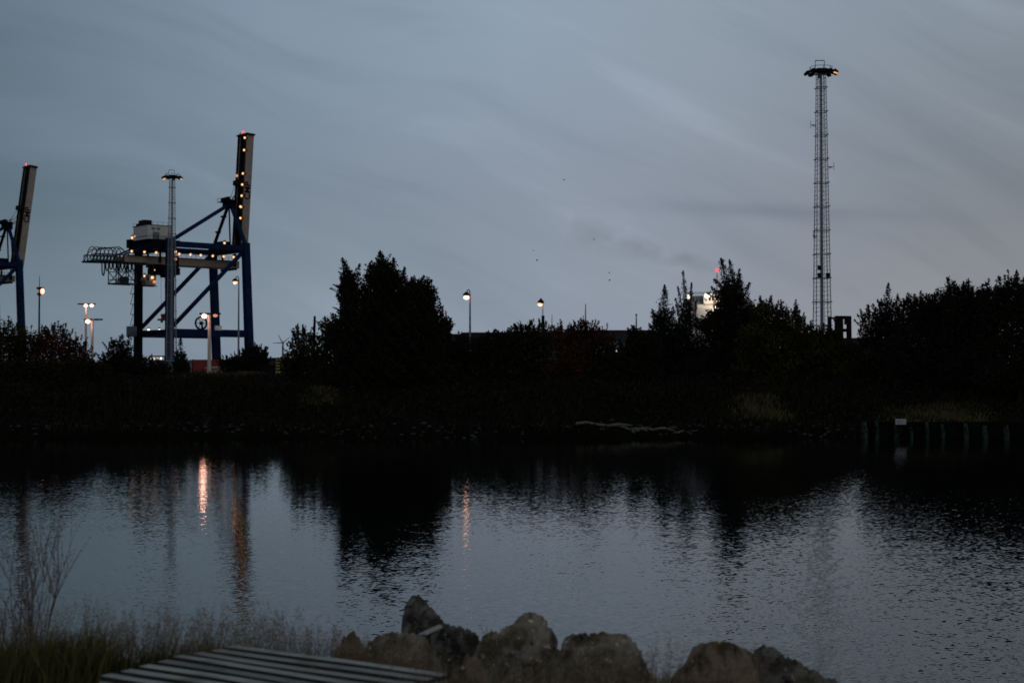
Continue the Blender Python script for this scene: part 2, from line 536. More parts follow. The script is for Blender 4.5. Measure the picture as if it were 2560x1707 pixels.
# ------------------------------------------------------------------ cranes
def make_crane(loc, rz, boom_deg, lit, label, tilt_txt=True):
    t = empty('gantry_crane', loc, rz, label, 'crane', 'ship-to-shore gantry cranes on the quay')
    HX, HY, TOP = 12.0, 10.0, 38.0      # local z 0 = quay
    LEAN = 1.6
    for sxn in (-1, 1):
        for syn in (-1, 1):
            m = MB()
            xb = HX + (LEAN if sxn > 0 else 0)
            m.bar((sxn * xb, syn * HY, 1.2), (sxn * HX, syn * HY, TOP), 2.3 if sxn > 0 else 1.9, 2.0, 1.9 if sxn > 0 else 1.9, 1.9, up=(1, 0, 0))
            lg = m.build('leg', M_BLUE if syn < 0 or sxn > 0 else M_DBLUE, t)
            q = MB()
            for k in (-1, 1):
                q.bbox(sxn * xb - 0.4, sxn * xb + 0.4, syn * HY + k * 2.2 - 1.5, syn * HY + k * 2.2 + 1.5, 0.35, 1.2)
                for j in (-0.8, 0.8):
                    q.tube([(sxn * xb - 0.3, syn * HY + k * 2.2 + j, 0.35), (sxn * xb + 0.3, syn * HY + k * 2.2 + j, 0.35)], 0.35, 10)
            q.build('bogie', M_DARK, t)
    # portal beams along the gauge, low cross beams along the rails
    for syn in (-1, 1):
        MB().bbox(-HX + 0.9, HX + 0.4, syn * HY - 0.8, syn * HY + 0.8, 10.4, 12.5).build('portal_beam', M_BLUE, t)
        MB().bbox(-HX + 0.9, HX - 0.9, syn * HY - 0.6, syn * HY + 0.6, 35.6, 37.2).build('upper_beam', M_BLUE, t)
        MB().tube([(-HX + 0.6, syn * HY, 12.8), (HX - 0.8, syn * HY, 35.4)], 0.62, 10).build('diagonal_brace', M_BLUE, t, smooth=True)
    for sxn, xx in ((-1, -HX), (1, HX + 0.4)):
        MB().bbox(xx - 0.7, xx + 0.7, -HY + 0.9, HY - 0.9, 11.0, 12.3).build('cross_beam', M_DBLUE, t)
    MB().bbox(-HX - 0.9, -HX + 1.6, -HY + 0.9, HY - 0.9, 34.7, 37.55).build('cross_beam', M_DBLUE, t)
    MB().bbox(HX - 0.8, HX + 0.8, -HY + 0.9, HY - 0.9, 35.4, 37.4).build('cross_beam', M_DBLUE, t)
    # bumpers and stair tower on landward leg
    m = MB()
    for k in range(11):
        z = 2 + k * 3.0
        m.bbox(-HX - 2.0, -HX - 0.95, HY - 0.6, HY + 1.2, z, z + 0.12)
        m.bar((-HX - 1.9, HY + 1.2, z), (-HX - 1.9, HY - 0.6, z + 3.0), 0.12)
    m.build('stairs', M_DARK, t)
    MB().bbox(-HX - 3.2, -HX - 1.0, HY - 1.2, HY + 1.0, 10.6, 13.6).build('equipment_box', M_HOUSE2, t)
    # main twin girder with walkway
    for yy in (-3.0, 3.0):
        MB().bbox(-22.5, HX + 1.6, yy - 0.5, yy + 0.5, 31.0, 33.1).build('girder', M_CREAM, t)
    m = MB()
    for k in range(7):
        xk = -20 + k * 5.3
        m.bbox(xk - 0.3, xk + 0.3, -2.5, 2.5, 31.6, 32.4)
    for xx in (-HX, HX):                      # hangers up to the cross beams
        for yy in (-3.9, 3.9):
            m.bar((xx, yy, 31.4), (xx, yy, 35.2), 0.5)
        m.bbox(xx - 0.4, xx + 0.4, -4.4, 4.4, 30.4, 31.0)
    m.build('girder_hanger', M_DBLUE, t)
    m = MB()
    m.bbox(-22, HX, -4.5, -3.55, 33.0, 33.12)
    for k in range(24):
        xk = -22 + k * 1.5
        m.bar((xk, -4.4, 33.1), (xk, -4.4, 34.1), 0.07)
    m.bar((-22, -4.4, 34.1), (12.5, -4.4, 34.1), 0.08)
    m.bar((-22, -4.4, 33.6), (12.5, -4.4, 33.6), 0.06)
    m.build('walkway', M_DARK, t)
    # back reach lattice gallery
    m = MB()
    for yy in (-3.0, 3.0):
        m.bar((-32.0, yy, 31.1), (-22, yy, 31.3), 0.55, 0.6)
        m.bar((-31.2, yy, 33.0), (-22, yy, 33.2), 0.35, 0.35)
        m.bar((-29.5, yy, 34.6), (-24, yy, 35.3), 0.22)
        m.bar((-31.5, yy, 32.4), (-29.5, yy, 34.6), 0.22)
        m.bar((-24, yy, 35.3), (-21, yy, 33.3), 0.22)
        for k in range(10):
            xk = -31.6 + k * 1.0
            m.bar((xk, yy, 31.2), (xk, yy, 33.1), 0.22)
            m.bar((xk, yy, 31.2), (xk + 1.0, yy, 33.1), 0.16)
    for k in range(8):
        xk = -30.6 + k * 1.2
        m.bar((xk, -3, 31.2), (xk, 3, 31.2), 0.16)
        r = [(xk, 3 * math.cos(a), 33.1 + 2.1 * math.sin(a)) for a in [PI * j / 8 for j in range(9)]]
        m.tube(r, 0.12, 5)
    m.bbox(-32.4, -30, -3.3, 3.3, 31.0, 31.15)
    m.bbox(-30, -22.5, -2.6, -1.6, 31.2, 31.35)
    m.build('back_gallery', M_DSTEEL, t)
    m = MB()
    m.bar((-22.5, -3, 33.2), (-13.2, -4, 37.2), 0.45)
    m.bar((-22.5, 3, 33.2), (-13.2, 4, 37.2), 0.45)
    m.build('back_stay', M_BLUE, t)
    # festoon cable loops
    m = MB()
    for k in range(11):
        xk = -29.0 + k * 1.12
        dp = 4.0 if k == 0 else 2.4 + 0.25 * math.sin(k * 2.1)
        pts = [(xk + 0.42 * math.cos(a), -3.9, 31.0 - dp * math.sin(a) ** 0.6 if 0 < math.sin(a) else 31.0) for a in [PI * j / 8 for j in range(9)]]
        m.tube(pts, 0.19, 5)
    m.bar((-30.0, -3.9, 31.05), (-16, -3.9, 31.05), 0.22)
    m.build('festoon_cable', M_DARK, t)
    # hanging maintenance cage under the back reach
    m = MB()
    for x in (-24.6, -21.6, -18.6):
        for y in (-2.5, 2.5):
            m.bar((x, y, 25.2), (x, y, 31), 0.22)
    for y in (-2.5, 2.5):
        for z in (25.2, 26.3, 28.6):
            m.bar((-24.6, y, z), (-18.6, y, z), 0.22)
        m.bar((-24.6, y, 25.2), (-21.6, y, 28.6), 0.2)
        m.bar((-21.6, y, 25.2), (-24.6, y, 28.6), 0.2)
        m.bar((-21.6, y, 28.6), (-18.6, y, 25.2), 0.2)
    m.bbox(-24.8, -18.4, -2.6, 2.6, 24.95, 25.3)
    m.bbox(-21.8, -20.4, -1.8, 1.6, 25.4, 27.2)
    m.build('service_cage', M_DSTEEL, t)
    # machinery house
    hs = MB().bbox(-16.2, -8.6, -4.6, 4.6, 37.9, 41.9).build('machinery_house', M_HOUSE, t)
    m = MB()
    for k in (0, 1):
        m.bbox(-15.0 + k * 1.6, -14.0 + k * 1.6, -4.72, -4.6, 40.6, 41.3)
    m.bbox(-14.6, -12.6, -4.72, -4.6, 38.0, 40.0)
    m.build('louvre', M_HOUSE2, hs)
    m = MB()
    m.bbox(-16.4, -8.4, -4.8, 4.8, 41.9, 42.05)
    for yy in (-4.7, 4.7):
        m.bar((-16.3, yy, 42.9), (-8.5, yy, 42.9), 0.06)
        for k in range(6):
            m.bar((-16.2 + k * 1.52, yy, 42), (-16.2 + k * 1.52, yy, 42.9), 0.06)
    m.build('roof_rail', M_DARK, hs)
    m = MB()
    m.bbox(-15.4, -13.0, -0.6, 3.0, 42.05, 43.7)
    m.bbox(-15.4, -13.4, 3.0, 4.6, 42.05, 42.9)
    m.build('cooling_unit', M_DARK, hs)
    m = MB()
    m.bbox(-17.0, -7.0, -6.2, 6.2, 37.6, 37.8)
    m.bbox(-15.5, -9.5, -9.0, 9.0, 34.9, 37.6)
    for yy in (-6.1, 6.1):
        m.bar((-16.3, yy, 38.8), (-7.1, yy, 38.8), 0.08)
        for k in range(9):
            m.bar((-16.2 + k * 1.12, yy, 37.8), (-16.2 + k * 1.12, yy, 38.8), 0.07)
    m.bar((-16.3, -6.1, 38.8), (-16.3, 6.1, 38.8), 0.08)
    m.bbox(-17.2, -15.0, 4.6, 7.0, 36.0, 38.4)
    m.build('machinery_deck', M_DBLUE, t)
    # A frame
    AX_, AZ = HX + 0.2, 50.6
    for syn in (-1, 1):
        m = MB()
        m.tube([(AX_, syn * 0.8, AZ - 0.6), (HX, syn * HY, TOP - 0.6)], 0.62 if syn < 0 else 0.5, 8)
        if syn > 0:
            for f_ in (0.3, 0.65):
                c = Vector((AX_, 0.8, AZ)).lerp(Vector((HX, HY, TOP)), f_)
                m.box(c, (1.3, 1.3, 0.5))
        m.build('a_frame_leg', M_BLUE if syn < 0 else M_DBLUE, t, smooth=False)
    MB().tube([(AX_ - 0.4, -0.9, AZ - 0.4), (-HX + 0.8, -HY + 0.4, TOP - 0.5)], 0.56, 10).build('rear_stay', M_BLUE, t, smooth=True)
    m = MB()
    m.bbox(AX_ - 1.2, AX_ + 1.0, -2.2, 2.2, AZ - 1.6, AZ + 0.9)
    for yy in (-1.5, 0, 1.5):
        m.tube([(AX_ - 1.3, yy, AZ + 0.9), (AX_ - 1.3, yy + 0.3, AZ + 0.9)], 0.8, 12)
    m.bbox(AX_ - 2.6, AX_ + 1.6, -2.8, 2.8, AZ + 0.2, AZ + 0.35)
    for yy in (-2.7, 2.7):
        for k in range(4):
            m.bar((AX_ - 2.5 + k * 1.3, yy, AZ + 0.3), (AX_ - 2.5 + k * 1.3, yy, AZ + 1.5), 0.09)
        m.bar((AX_ - 2.5, yy, AZ + 1.5), (AX_ + 1.5, yy, AZ + 1.5), 0.09)
    m.bar((AX_ + 0.6, 0, AZ + 0.9), (AX_ + 1.6, -0.6, AZ + 2.8), 0.2)
    m.build('apex_head', M_DBLUE, t)
    m = MB()
    m.bar((HX + 1.5, -1.8, 37), (AX_ + 0.6, -1.4, AZ - 1), 0.35)
    m.bar((HX + 1.5, 1.8, 37), (AX_ + 0.6, 1.4, AZ - 1), 0.35)
    m.bbox(HX - 1.8, HX + 1.2, 1, 4, 37.5, 39.2)
    m.bbox(HX - 4, HX - 2, -1, 2, 37.4, 38.6)
    m.build('hinge_frame', M_DBLUE, t)
    # raised boom: built lying along +x from the hinge, then turned up
    BL = 35.2
    hx, hz = HX + 2.6, 36.2
    B = Matrix.Rotation(-rad(boom_deg), 4, 'Y')
    hinge = Vector((hx, 0, hz))

    def bt(v):
        v = B @ Vector((v[0], v[1], v[2]))
        return v + hinge

    def tr(m):
        m.v = [tuple(bt(v)) for v in m.v]
        return m
    m = MB()                                     # local z up = landward face once raised
    m.bbox(0, BL, -2.6, -1.9, -2.3, 0)
    m.bbox(0, BL, 1.9, 2.6, -2.3, 0)
    bm_ = tr(m).build('boom', M_CREAM, t)
    m = MB()
    for k in range(13):
        xk = 1 + k * 2.6
        m.bbox(xk - 0.25, xk + 0.25, -1.9, 1.9, -1.6, -0.8)
    m.bbox(0.4, BL - 0.2, -1.88, -0.9, -0.5, -0.4)
    m.bbox(0.4, BL - 0.2, 0.9, 1.88, -0.5, -0.4)
    m.bbox(0.2, BL - 0.1, -2.2, -1.95, 0.004, 0.5)
    m.bbox(0.2, BL - 0.1, 1.95, 2.2, 0.004, 0.5)
    for k in range(23):
        m.bar((0.6 + k * 1.5, -2.5, 0), (0.6 + k * 1.5, -2.5, 1.1), 0.06)
    m.bar((0.6, -2.5, 1.1), (BL - 0.5, -2.5, 1.1), 0.07)
    m.bbox(BL * 0.57, BL * 0.61, -2.4, 2.4, 0, 1.2)
    tr(m).build('boom_walkway', M_DARK, bm_)
    m = MB()
    m.bbox(0.3, BL - 0.3, -1.9, 1.9, -1.1, -0.9)
    tr(m).build('boom_bracing', M_DARK, bm_)
    m = MB()
    m.bbox(BL - 0.2, BL + 0.3, -3.4, 3.0, -2.3, 0.5)
    m.bar((BL, -1.0, 0.5), (BL + 0.7, -1.0, 0.5), 0.3)
    m.bar((BL, 1.8, 0.5), (BL + 1.0, 1.8, -0.3), 0.2)
    tr(m).build('boom_tip', M_DARK, bm_)
    m = MB()
    for yy in (-2.0, 2.0):
        pa = Vector((AX_, yy * 0.6, AZ + 0.6))
        pb = bt((BL * 0.58, yy, 0.6))
        m.tube([pa, pa.lerp(pb, 0.5) + Vector((0, 0, -0.7)), pb], 0.07, 5)
        pb = bt((BL * 0.45, yy, 0.6))
        m.tube([pa, pb], 0.06, 5)
    m.build('hoist_rope', M_DARK, t)
    # dark letters on the cream side of the boom
    cu = bpy.data.curves.new('boom_lettering', 'FONT')
    cu.body = 'CMP'
    cu.size = 2.7
    cu.extrude = 0.02
    cu.offset = 0.07
    cu.align_x = 'CENTER'
    cu.align_y = 'CENTER'
    tmp_ = bpy.data.objects.new('tmp_text', cu)
    COL.objects.link(tmp_)
    dg = C.evaluated_depsgraph_get()
    tme = bpy.data.meshes.new_from_object(tmp_.evaluated_get(dg))
    bpy.data.objects.remove(tmp_)
    tme.materials.clear()
    tme.materials.append(M_DARK)
    tx = bpy.data.objects.new('boom_lettering', tme)
    COL.objects.link(tx)
    tx.parent = bm_
    # text x axis runs up the boom, text faces -y
    ex = (B.to_3x3() @ Vector((1, 0, 0)))
    ez = Vector((0, -1, 0))
    ey = ez.cross(ex)
    mm = Matrix((ex, ey, ez)).transposed().to_4x4()
    mm.translation = bt((BL * 0.52, -2.64, -1.15))
    tx.matrix_local = mm
    # red beacon
    r_ = MB()
    pb = bt((BL + 0.7, -0.9 if lit else 0, 0.5))
    r_.ball(pb, 0.42, 8, 6)
    r_.build('beacon', M_RED, t)
    # cable reel
    m = MB()
    pts = [(-1.5 + 1.75 * math.cos(a), -HY + 1.4, 14.3 + 1.75 * math.sin(a)) for a in [2 * PI * k / 24 for k in range(25)]]
    m.tube(pts, 0.28, 6, cap=False)
    for k in range(6):
        a = 2 * PI * k / 6
        m.bar((-1.5, -HY + 1.4, 14.3), (-1.5 + 1.6 * math.cos(a), -HY + 1.4, 14.3 + 1.6 * math.sin(a)), 0.12)
    m.tube([(-1.5, -HY + 0.9, 14.3), (-1.5, -HY + 1.7, 14.3)], 0.5, 10)
    m.bar((-1.5, -HY + 0.8, 12.5), (-1.5, -HY + 0.8, 14.3), 0.4)
    m.build('cable_reel', M_DARK, t)
    # trolley + operator cabin + spreader
    tl = MB()
    tl.bbox(-12.5, -6.5, -2.3, 2.3, 30.0, 30.9)
    tl.bbox(-9.0, -6.6, -2.4, 2.2, 27.6, 30.0)
    tl.bbox(-13.5, -12.2, -2.2, 1.0, 28.0, 30.0)
    tl.bbox(-10.6, -5.6, -3.6, 2.0, 28.2, 30.2)
    tl.bbox(-8.5, -6.0, -3.6, -1.0, 30.2, 33.6)
    tl.bar((-13, -2, 30), (-13, -2, 27), 0.35)
    tl.bar((-11, -2, 30), (-13, -2, 27.5), 0.16)
    tr_ = tl.build('trolley', M_DARK, t)
    cb = MB()
    cb.add([(-15.2, -2.0, 25.0), (-12.4, -2.0, 25.0), (-12.4, 0.6, 25.0), (-15.2, 0.6, 25.0),
            (-15.8, -2.0, 26.6), (-12.2, -2.0, 28.0), (-12.2, 0.6, 28.0), (-15.8, 0.6, 26.6),
            (-15.2, -2.0, 28.0), (-15.2, 0.6, 28.0)],
           [(0, 3, 2, 1), (0, 1, 5, 8, 4), (3, 7, 9, 6, 2), (0, 4, 7, 3), (4, 8, 9, 7), (8, 5, 6, 9), (1, 2, 6, 5)])
    cbo = cb.build('cabin', M_CREAM, t)
    MB().bbox(-15.0, -12.8, -2.06, -2.0, 26.2, 27.6).build('cabin_window', M_GLASS, cbo)
    MB().bbox(-15.9, -12.0, -2.2, 0.8, 24.7, 24.9).build('cabin_floor', M_DARK, cbo)
    m = MB()
    for x in (-9.2, -6.8):
        for y in (-1.2, 1.2):
            m.tube([(x, y, 30), (x * 0.98, y, 16.6)], 0.045, 4)
    m.build('hoist_rope', M_DARK, t)
    m = MB()
    m.bbox(-9.4, -6.6, -3.0, 3.0, 15.2, 15.7)
    m.bbox(-9.0, -7.0, -1.4, 1.4, 15.7, 16.4)
    m.bar((-8, -3, 15.2), (-8, -3, 14.6), 0.5)
    m.bar((-8, 3, 15.2), (-8, 3, 14.6), 0.5)
    m.tube([(-8.8, -1.2, 16.6), (-8.8, 1.2, 16.6)], 0.5, 8)
    m.tube([(-7.2, -1.2, 16.6), (-7.2, 1.2, 16.6)], 0.5, 8)
    m.build('spreader', M_REDP, t)

    # lamps
    def lamp(p, mat=M_LAMP, r=0.36, arm=(0, 0, 0.5)):
        p = Vector(p)
        l = MB().ball(p, r * 1.05, 10, 8).build('floodlight', mat, t)
        if core_for(mat):
            MB().ball(p + Vector((-0.55 * r, -0.75 * r, -0.1 * r)), r * 0.55, 8, 6).build('bulb', core_for(mat), l)
        hd = MB()
        hd.bar(p + Vector(arm) * 0.9, p + Vector(arm) * 1.6, r * 1.5, r * 1.2)
        hd.build('lamp_hood', M_DARK, l)
    if lit:
        for k in range(10):
            lamp((-20.9 + k * 3.56 + (0.3 if k % 3 else 0), -4.5, 34.15))
        for f_ in (0.965, 0.86, 0.66, 0.565, 0.47, 0.375, 0.28):
            lamp(bt((BL * f_, -2.5, 0.7)), arm=(0.6, 0, 0))
        lamp(bt((BL * 0.655, 1.6, 0.4)), M_DIM, 0.4, arm=(0.6, 0, 0))
        lamp((AX_ + 2.2, -2.6, AZ - 1.1))
        lamp((HX - 3.6, -4.0, 38.2))
        lamp((-16.2, 5.2, 38.9), r=0.42)
        lamp((-15.9, 3.6, 39.2), M_DIM, 0.5)
        lamp((-14.6, 0.2, 37.2))
        lamp((-9.0, -4.6, 29.4))
        lamp((-12.6, -1.8, 29.4))
        lamp((-15.4, -1.2, 27.6))
        lamp((-13.5, -2.2, 27.2), r=0.5)
        lamp((-13.0, -2.4, 26.0), M_DIM, 0.45)
        lamp((-7.6, -4.6, 32.6), M_DIM, 0.4)
        lamp((-8.1, -5.6, 34.6), r=0.4)
        lamp((-9.2, 9.0, 12.6), M_LAMPW, 0.36)
        lamp((-5.8, 9.0, 12.6), M_LAMPW, 0.36)
        MB().bbox(1.6, 3.6, -11.4, -10.7, 12.3, 13.6).build('sign_box', M_WHITE, t)
    return t


make_crane(CRC, CR_A, 86.8, True, 'blue gantry crane with raised cream boom strung with warm lights')
make_crane((-181.5, 477, 3.0), CR_A + rad(3), 82.5, False, 'unlit blue gantry crane at the left edge with red beacon')


# ------------------------------------------------------------------ lattice light masts
def make_mast(base, H, label, lit_az, rz, extras):
    t = empty('light_mast', base, rz, label, 'light mast', 'tall lattice floodlight masts')
    wb_, wt = 1.06, 0.52      # half widths
    hw = lambda z: wb_ + (wt - wb_) * z / H
    m = MB()
    for a, b_ in ((-1, -1), (1, -1), (1, 1), (-1, 1)):
        m.bar((a * wb_, b_ * wb_, 0), (a * wt, b_ * wt, H), 0.11, 0.11, 0.07, 0.07)
    z, k = 0.4, 0
    while z < H - 0.3:
        h = hw(z)
        h2 = hw(z + 0.55)
        for (a, b_), (c, d) in (((-1, -1), (1, -1)), ((1, -1), (1, 1)), ((1, 1), (-1, 1)), ((-1, 1), (-1, -1))):
            m.bar((a * h, b_ * h, z), (c * h, d * h, z), 0.025)
            if k % 2:
                m.bar((a * h, b_ * h, z), (c * h2, d * h2, z + 0.55), 0.016)
            else:
                m.bar((c * h, d * h, z), (a * h2, b_ * h2, z + 0.55), 0.016)
        z += 0.55
        k += 1
    m.build('lattice', M_GREY, t)
    m = MB()
    m.tube([(0, 0, 0), (0, 0, H)], [0.2, 0.15], 8)
    for k in range(int(H / 0.6)):
        m.bar((-0.28, -0.2, k * 0.6), (0.28, -0.2, k * 0.6), 0.05)
    m.bar((-0.28, -0.2, 0), (-0.28, -0.2, H), 0.05)
    m.bar((0.28, -0.2, 0), (0.28, -0.2, H), 0.05)
    m.build('ladder', M_GREY, t)
    n = 12
    for k in range(1, n + 1):
        m = MB()
        z = H * k / (n + 0.6)
        h = hw(z) + 0.07
        for (a, b_), (c, d) in (((-1, -1), (1, -1)), ((1, -1), (1, 1)), ((1, 1), (-1, 1)), ((-1, 1), (-1, -1))):
            m.bar((a * h, b_ * h, z), (c * h, d * h, z), 0.05, 0.08)
            m.box((a * h, b_ * h, z), (0.2, 0.2, 0.14))
        m.build('joint_collar', M_GREY, t)
    # head ring
    m = MB()
    RR = 1.75
    m.tube([(RR * math.cos(a), RR * math.sin(a), H + 0.25) for a in [2 * PI * k / 16 for k in range(17)]], 0.12, 6, cap=False)
    m.tube([(RR * 0.45 * math.cos(a), RR * 0.45 * math.sin(a), H + 0.3) for a in [2 * PI * k / 12 for k in range(13)]], 0.14, 6, cap=False)
    for k in range(8):
        a = 2 * PI * k / 8
        m.bar((0, 0, H + 0.35), (RR * math.cos(a), RR * math.sin(a), H + 0.25), 0.16, 0.2)
        m.bar((RR * .8 * math.cos(a), RR * .8 * math.sin(a), H + 0.25), (RR * .8 * math.cos(a), RR * .8 * math.sin(a), H + 0.85), 0.05)
    m.tube([(RR * .85 * math.cos(a), RR * .85 * math.sin(a), H + 0.85) for a in [2 * PI * k / 16 for k in range(17)]], 0.035, 5, cap=False)
    m.box((0, 0, H + 0.45), (1.3, 1.3, 0.4))
    m.build('head_platform', M_DARK, t)
    m = MB()
    m.bar((-0.75, 0, H + 0.6), (-0.75, 0, H + 1.75), 0.07)
    m.bar((0.45, 0, H + 0.6), (0.45, 0, H + 1.75), 0.07)
    m.bar((-0.75, 0, H + 1.75), (0.45, 0, H + 1.75), 0.09)
    m.build('lifting_hoop', M_DARK, t)
    for k in range(10):
        a = 2 * PI * k / 10 + 0.2
        c = Vector((1.95 * math.cos(a), 1.95 * math.sin(a), H + 0.12 + 0.08 * math.sin(k * 2.3)))
        m = MB()
        Mx = Matrix.Rotation(a, 3, 'Z') @ Matrix.Rotation(rad(18 + 8 * math.sin(k * 1.7)), 3, 'Y')
        m.box(c, (0.62, 0.5, 0.26), Mx)
        m.box(c + Mx @ Vector((-0.1, 0, 0.19)), (0.3, 0.3, 0.14), Mx)
        fl = m.build('floodlight', M_DARK, t)
        for q in lit_az:
            if q == k:
                MB().box(c + Mx @ Vector((0.05, 0, -0.22)), (0.5, 0.42, 0.14), Mx).build('lit_lens', M_LAMP, fl)
    if extras:
        m = MB()
        for zz, sx_ in ((H * 0.30, -1), (H * 0.30, 1), (H * 0.325, -1)):
            m.box((sx_ * (hw(zz) - 0.35), -hw(zz) - 0.1, zz + 1), (0.45, 0.3, 0.6))
        m.build('radio_box', M_DARK, t)
        m = MB()
        for zz, s_, L in ((H * 0.68, 1, 0.9), (H * 0.82, -1, 0.8), (H * 0.45, -1, 0.3)):
            h = hw(zz)
            m.bar((s_ * h, 0, zz), (s_ * (h + L), -0.2, zz + 0.35), 0.05)
            m.bar((s_ * (h + L), -0.2, zz - 0.1), (s_ * (h + L), -0.2, zz + 0.9), 0.05)
            m.box((s_ * (h + L * .5), -0.1, zz + 0.3), (0.5, 0.12, 0.12))
        m.build('aerial', M_DARK, t)
    return t


bs = P(2056, 930, 187)
tip = P(2045, 185, 187)
make_mast((bs.x, 187, 3.1), tip.z - 3.1, 'lattice floodlight mast standing alone behind the bushes on the right, one lamp lit', (9,), rad(0), True)
bs = P(428, 930, 300)
tip = P(428, 446, 300)
make_mast((bs.x, 300, 3.1), tip.z - 3.1, 'lattice floodlight mast in front of the lit crane, two lamps lit', (4, 0), rad(10), False)


# ------------------------------------------------------------------ street lamps
def lamp_base(px, D):
    q = P(px, 930, D)
    return Vector((q.x, D, float(ground_h(q.x, D))))


def curved_lamp(px, top_py, head_px, D, label, rb=0.1, pole_mat=M_GREY):
    bse = lamp_base(px, D)
    t = empty('street_lamp', bse, 0, label, 'street lamp', 'street lamps beyond the far bank')
    H = P(px, top_py, D).z - bse.z
    dx = P(head_px, top_py, D).x - P(px, top_py, D).x
    m = MB()
    m.tube([(0, 0, 0), (0, 0, H * 0.5), (0, 0, H - 0.45)], [0.10, 0.08, 0.055], 8)
    m.tube([(0, 0, H - 0.45), (dx * 0.12, 0, H - 0.15), (dx * 0.4, 0, H), (dx * 0.75, 0, H - 0.1), (dx * 0.85, 0, H - 0.3)], 0.05, 6)
    m.tube([(0, 0, 0), (0, 0, 0.8)], 0.16, 8)
    m.build('pole', pole_mat, t)
    m = MB()
    m.tube([(dx * 0.9, 0, H - 0.22), (dx, 0, H - 0.34), (dx, 0, H - 0.5)], [0.08, 0.22, 0.30], 12)
    m.build('lamp_shade', M_DARK, t)
    gl = MB().ball((dx, 0, H - 0.56), 0.22, 12, 8, (1, 1, 0.6)).build('lamp_glass', M_LAMPS, t)
    MB().ball((dx, -0.14, H - 0.66), rb, 10, 8, (1, 1, 0.7)).build('bulb', M_CORES, gl)
    return t


curved_lamp(1175, 723, 1166, 110, 'single-arm street lamp with a hooked neck, just right of the big tree', 0.2)
curved_lamp(596, 690, 587, 128, 'tall hook-necked street lamp in front of the right legs of the lit crane')
# lamp with dark sleeve
bse = lamp_base(1357, 120)
t = empty('street_lamp', bse, 0, 'short street lamp with dome hood and dark sleeved pole above the red bush', 'street lamp', 'street lamps beyond the far bank')
H = P(1357, 752, 120).z - bse.z
MB().tube([(0, 0, 0), (0, 0, H - 0.1)], [0.07, 0.05], 8).build('pole', M_WHITE, t)
MB().tube([(0.02, 0, 0), (0.02, 0, P(1357, 789, 120).z - bse.z)], 0.13, 8).build('pole_sleeve', M_DARK, t)
MB().tube([(0.05, 0, H - 0.2), (-0.15, 0, H + 0.02), (-0.2, 0, H - 0.2)], [0.12, 0.24, 0.32], 10).build('lamp_shade', M_DARK, t)
gl = MB().ball((-0.22, 0, H - 0.3), 0.24, 10, 8, (1, 1, 0.6)).build('lamp_glass', M_LAMPS, t)
MB().ball((-0.22, -0.14, H - 0.38), 0.10, 10, 8, (1, 1, 0.7)).build('bulb', M_CORES, gl)


def double_lamp(px, top_py, D, heads, label, big=1.0):
    """heads: (offset px, lit state 0/1/2)"""
    bse = lamp_base(px, D)
    t = empty('street_lamp', bse, 0, label, 'street lamp', 'street lamps beyond the far bank')
    H = P(px, top_py, D).z - bse.z
    MB().tube([(0, 0, 0), (0, 0, H)], [0.17, 0.13], 8).build('pole', M_PALE, t)
    m = MB()
    o = [h[0] / F * D for h in heads]
    m.bar((min(o), 0, H), (max(o), 0, H), 0.09)
    m.build('cross_arm', M_DARK, t)
    for off, state in zip(o, [h[1] for h in heads]):
        hd = MB().box((off, 0, H + 0.06), (0.85, 0.4, 0.16)).build('lamp_head', M_DARK, t)
        if state:
            mt = M_LAMPS if state == 1 else M_DIM
            MB().ball((off, -0.05, H - 0.08), (0.23 if state == 1 else 0.18) * big, 10, 8, (1, 1, 0.8)).build('lamp_glass', mt, hd)
            if state == 1:
                MB().ball((off, -0.16, H - 0.17), 0.19 * big, 10, 8, (1, 1, 0.8)).build('bulb', M_CORES, hd)
                ld = bpy.data.lights.new('bulb_light', 'POINT')
                ld.energy, ld.color, ld.shadow_soft_size = 24 * big ** 3, (1, 0.5, 0.36), 0.3
                lo_ = bpy.data.objects.new('bulb_light', ld)
                COL.objects.link(lo_)
                lo_.parent = hd
                lo_.location = (off * 0.9, -0.75, H - 0.6)
    return t


M_PALE = pmat('pale_pole', (0.5, 0.45, 0.42), 0.6, vary=0.2)
double_lamp(523, 786, 124, ((-12, 1), (15, 2)), 'twin-head street lamp lit pink below, in front of the crane portal', 1.15)
double_lamp(230, 800, 150, ((-10, 1), (15, 0)), 'nearer pale-poled street lamp with its left head lit, left of the lit crane', 1.25)
double_lamp(214, 761, 190, ((-12, 0), (0, 1), (15, 1)), 'three-head street lamp behind the pale-poled one, two heads lit', 1.2)
# lamp cluster with whip aerial at far left
bse = lamp_base(97, 170)
t = empty('street_lamp', bse, 0, 'thin floodlight pole with a whip aerial, above the bushes near the left crane', 'street lamp', 'street lamps beyond the far bank')
H = P(97, 728, 170).z - bse.z
m = MB()
m.tube([(0, 0, 0), (0, 0, H + 0.4)], [0.14, 0.09], 8)
m.tube([(0, 0, H + 0.4), (0, 0, P(97, 690, 170).z - bse.z)], [0.05, 0.03], 6)
m.build('pole', M_DARK, t)
m = MB()
m.box((0.1, 0, H + 0.35), (0.7, 0.6, 0.25))
m.box((0.0, 0, H - 0.35), (0.35, 0.5, 0.3))
m.build('lamp_head', M_DARK, t)
gl = MB().ball((0.38, -0.1, H - 0.02), 0.38, 10, 8, (0.6, 1, 1)).build('lamp_glass', M_LAMPS, t)
MB().ball((0.5, -0.26, H + 0.02), 0.2, 10, 8, (0.6, 1, 1.3)).build('bulb', M_CORES, gl)

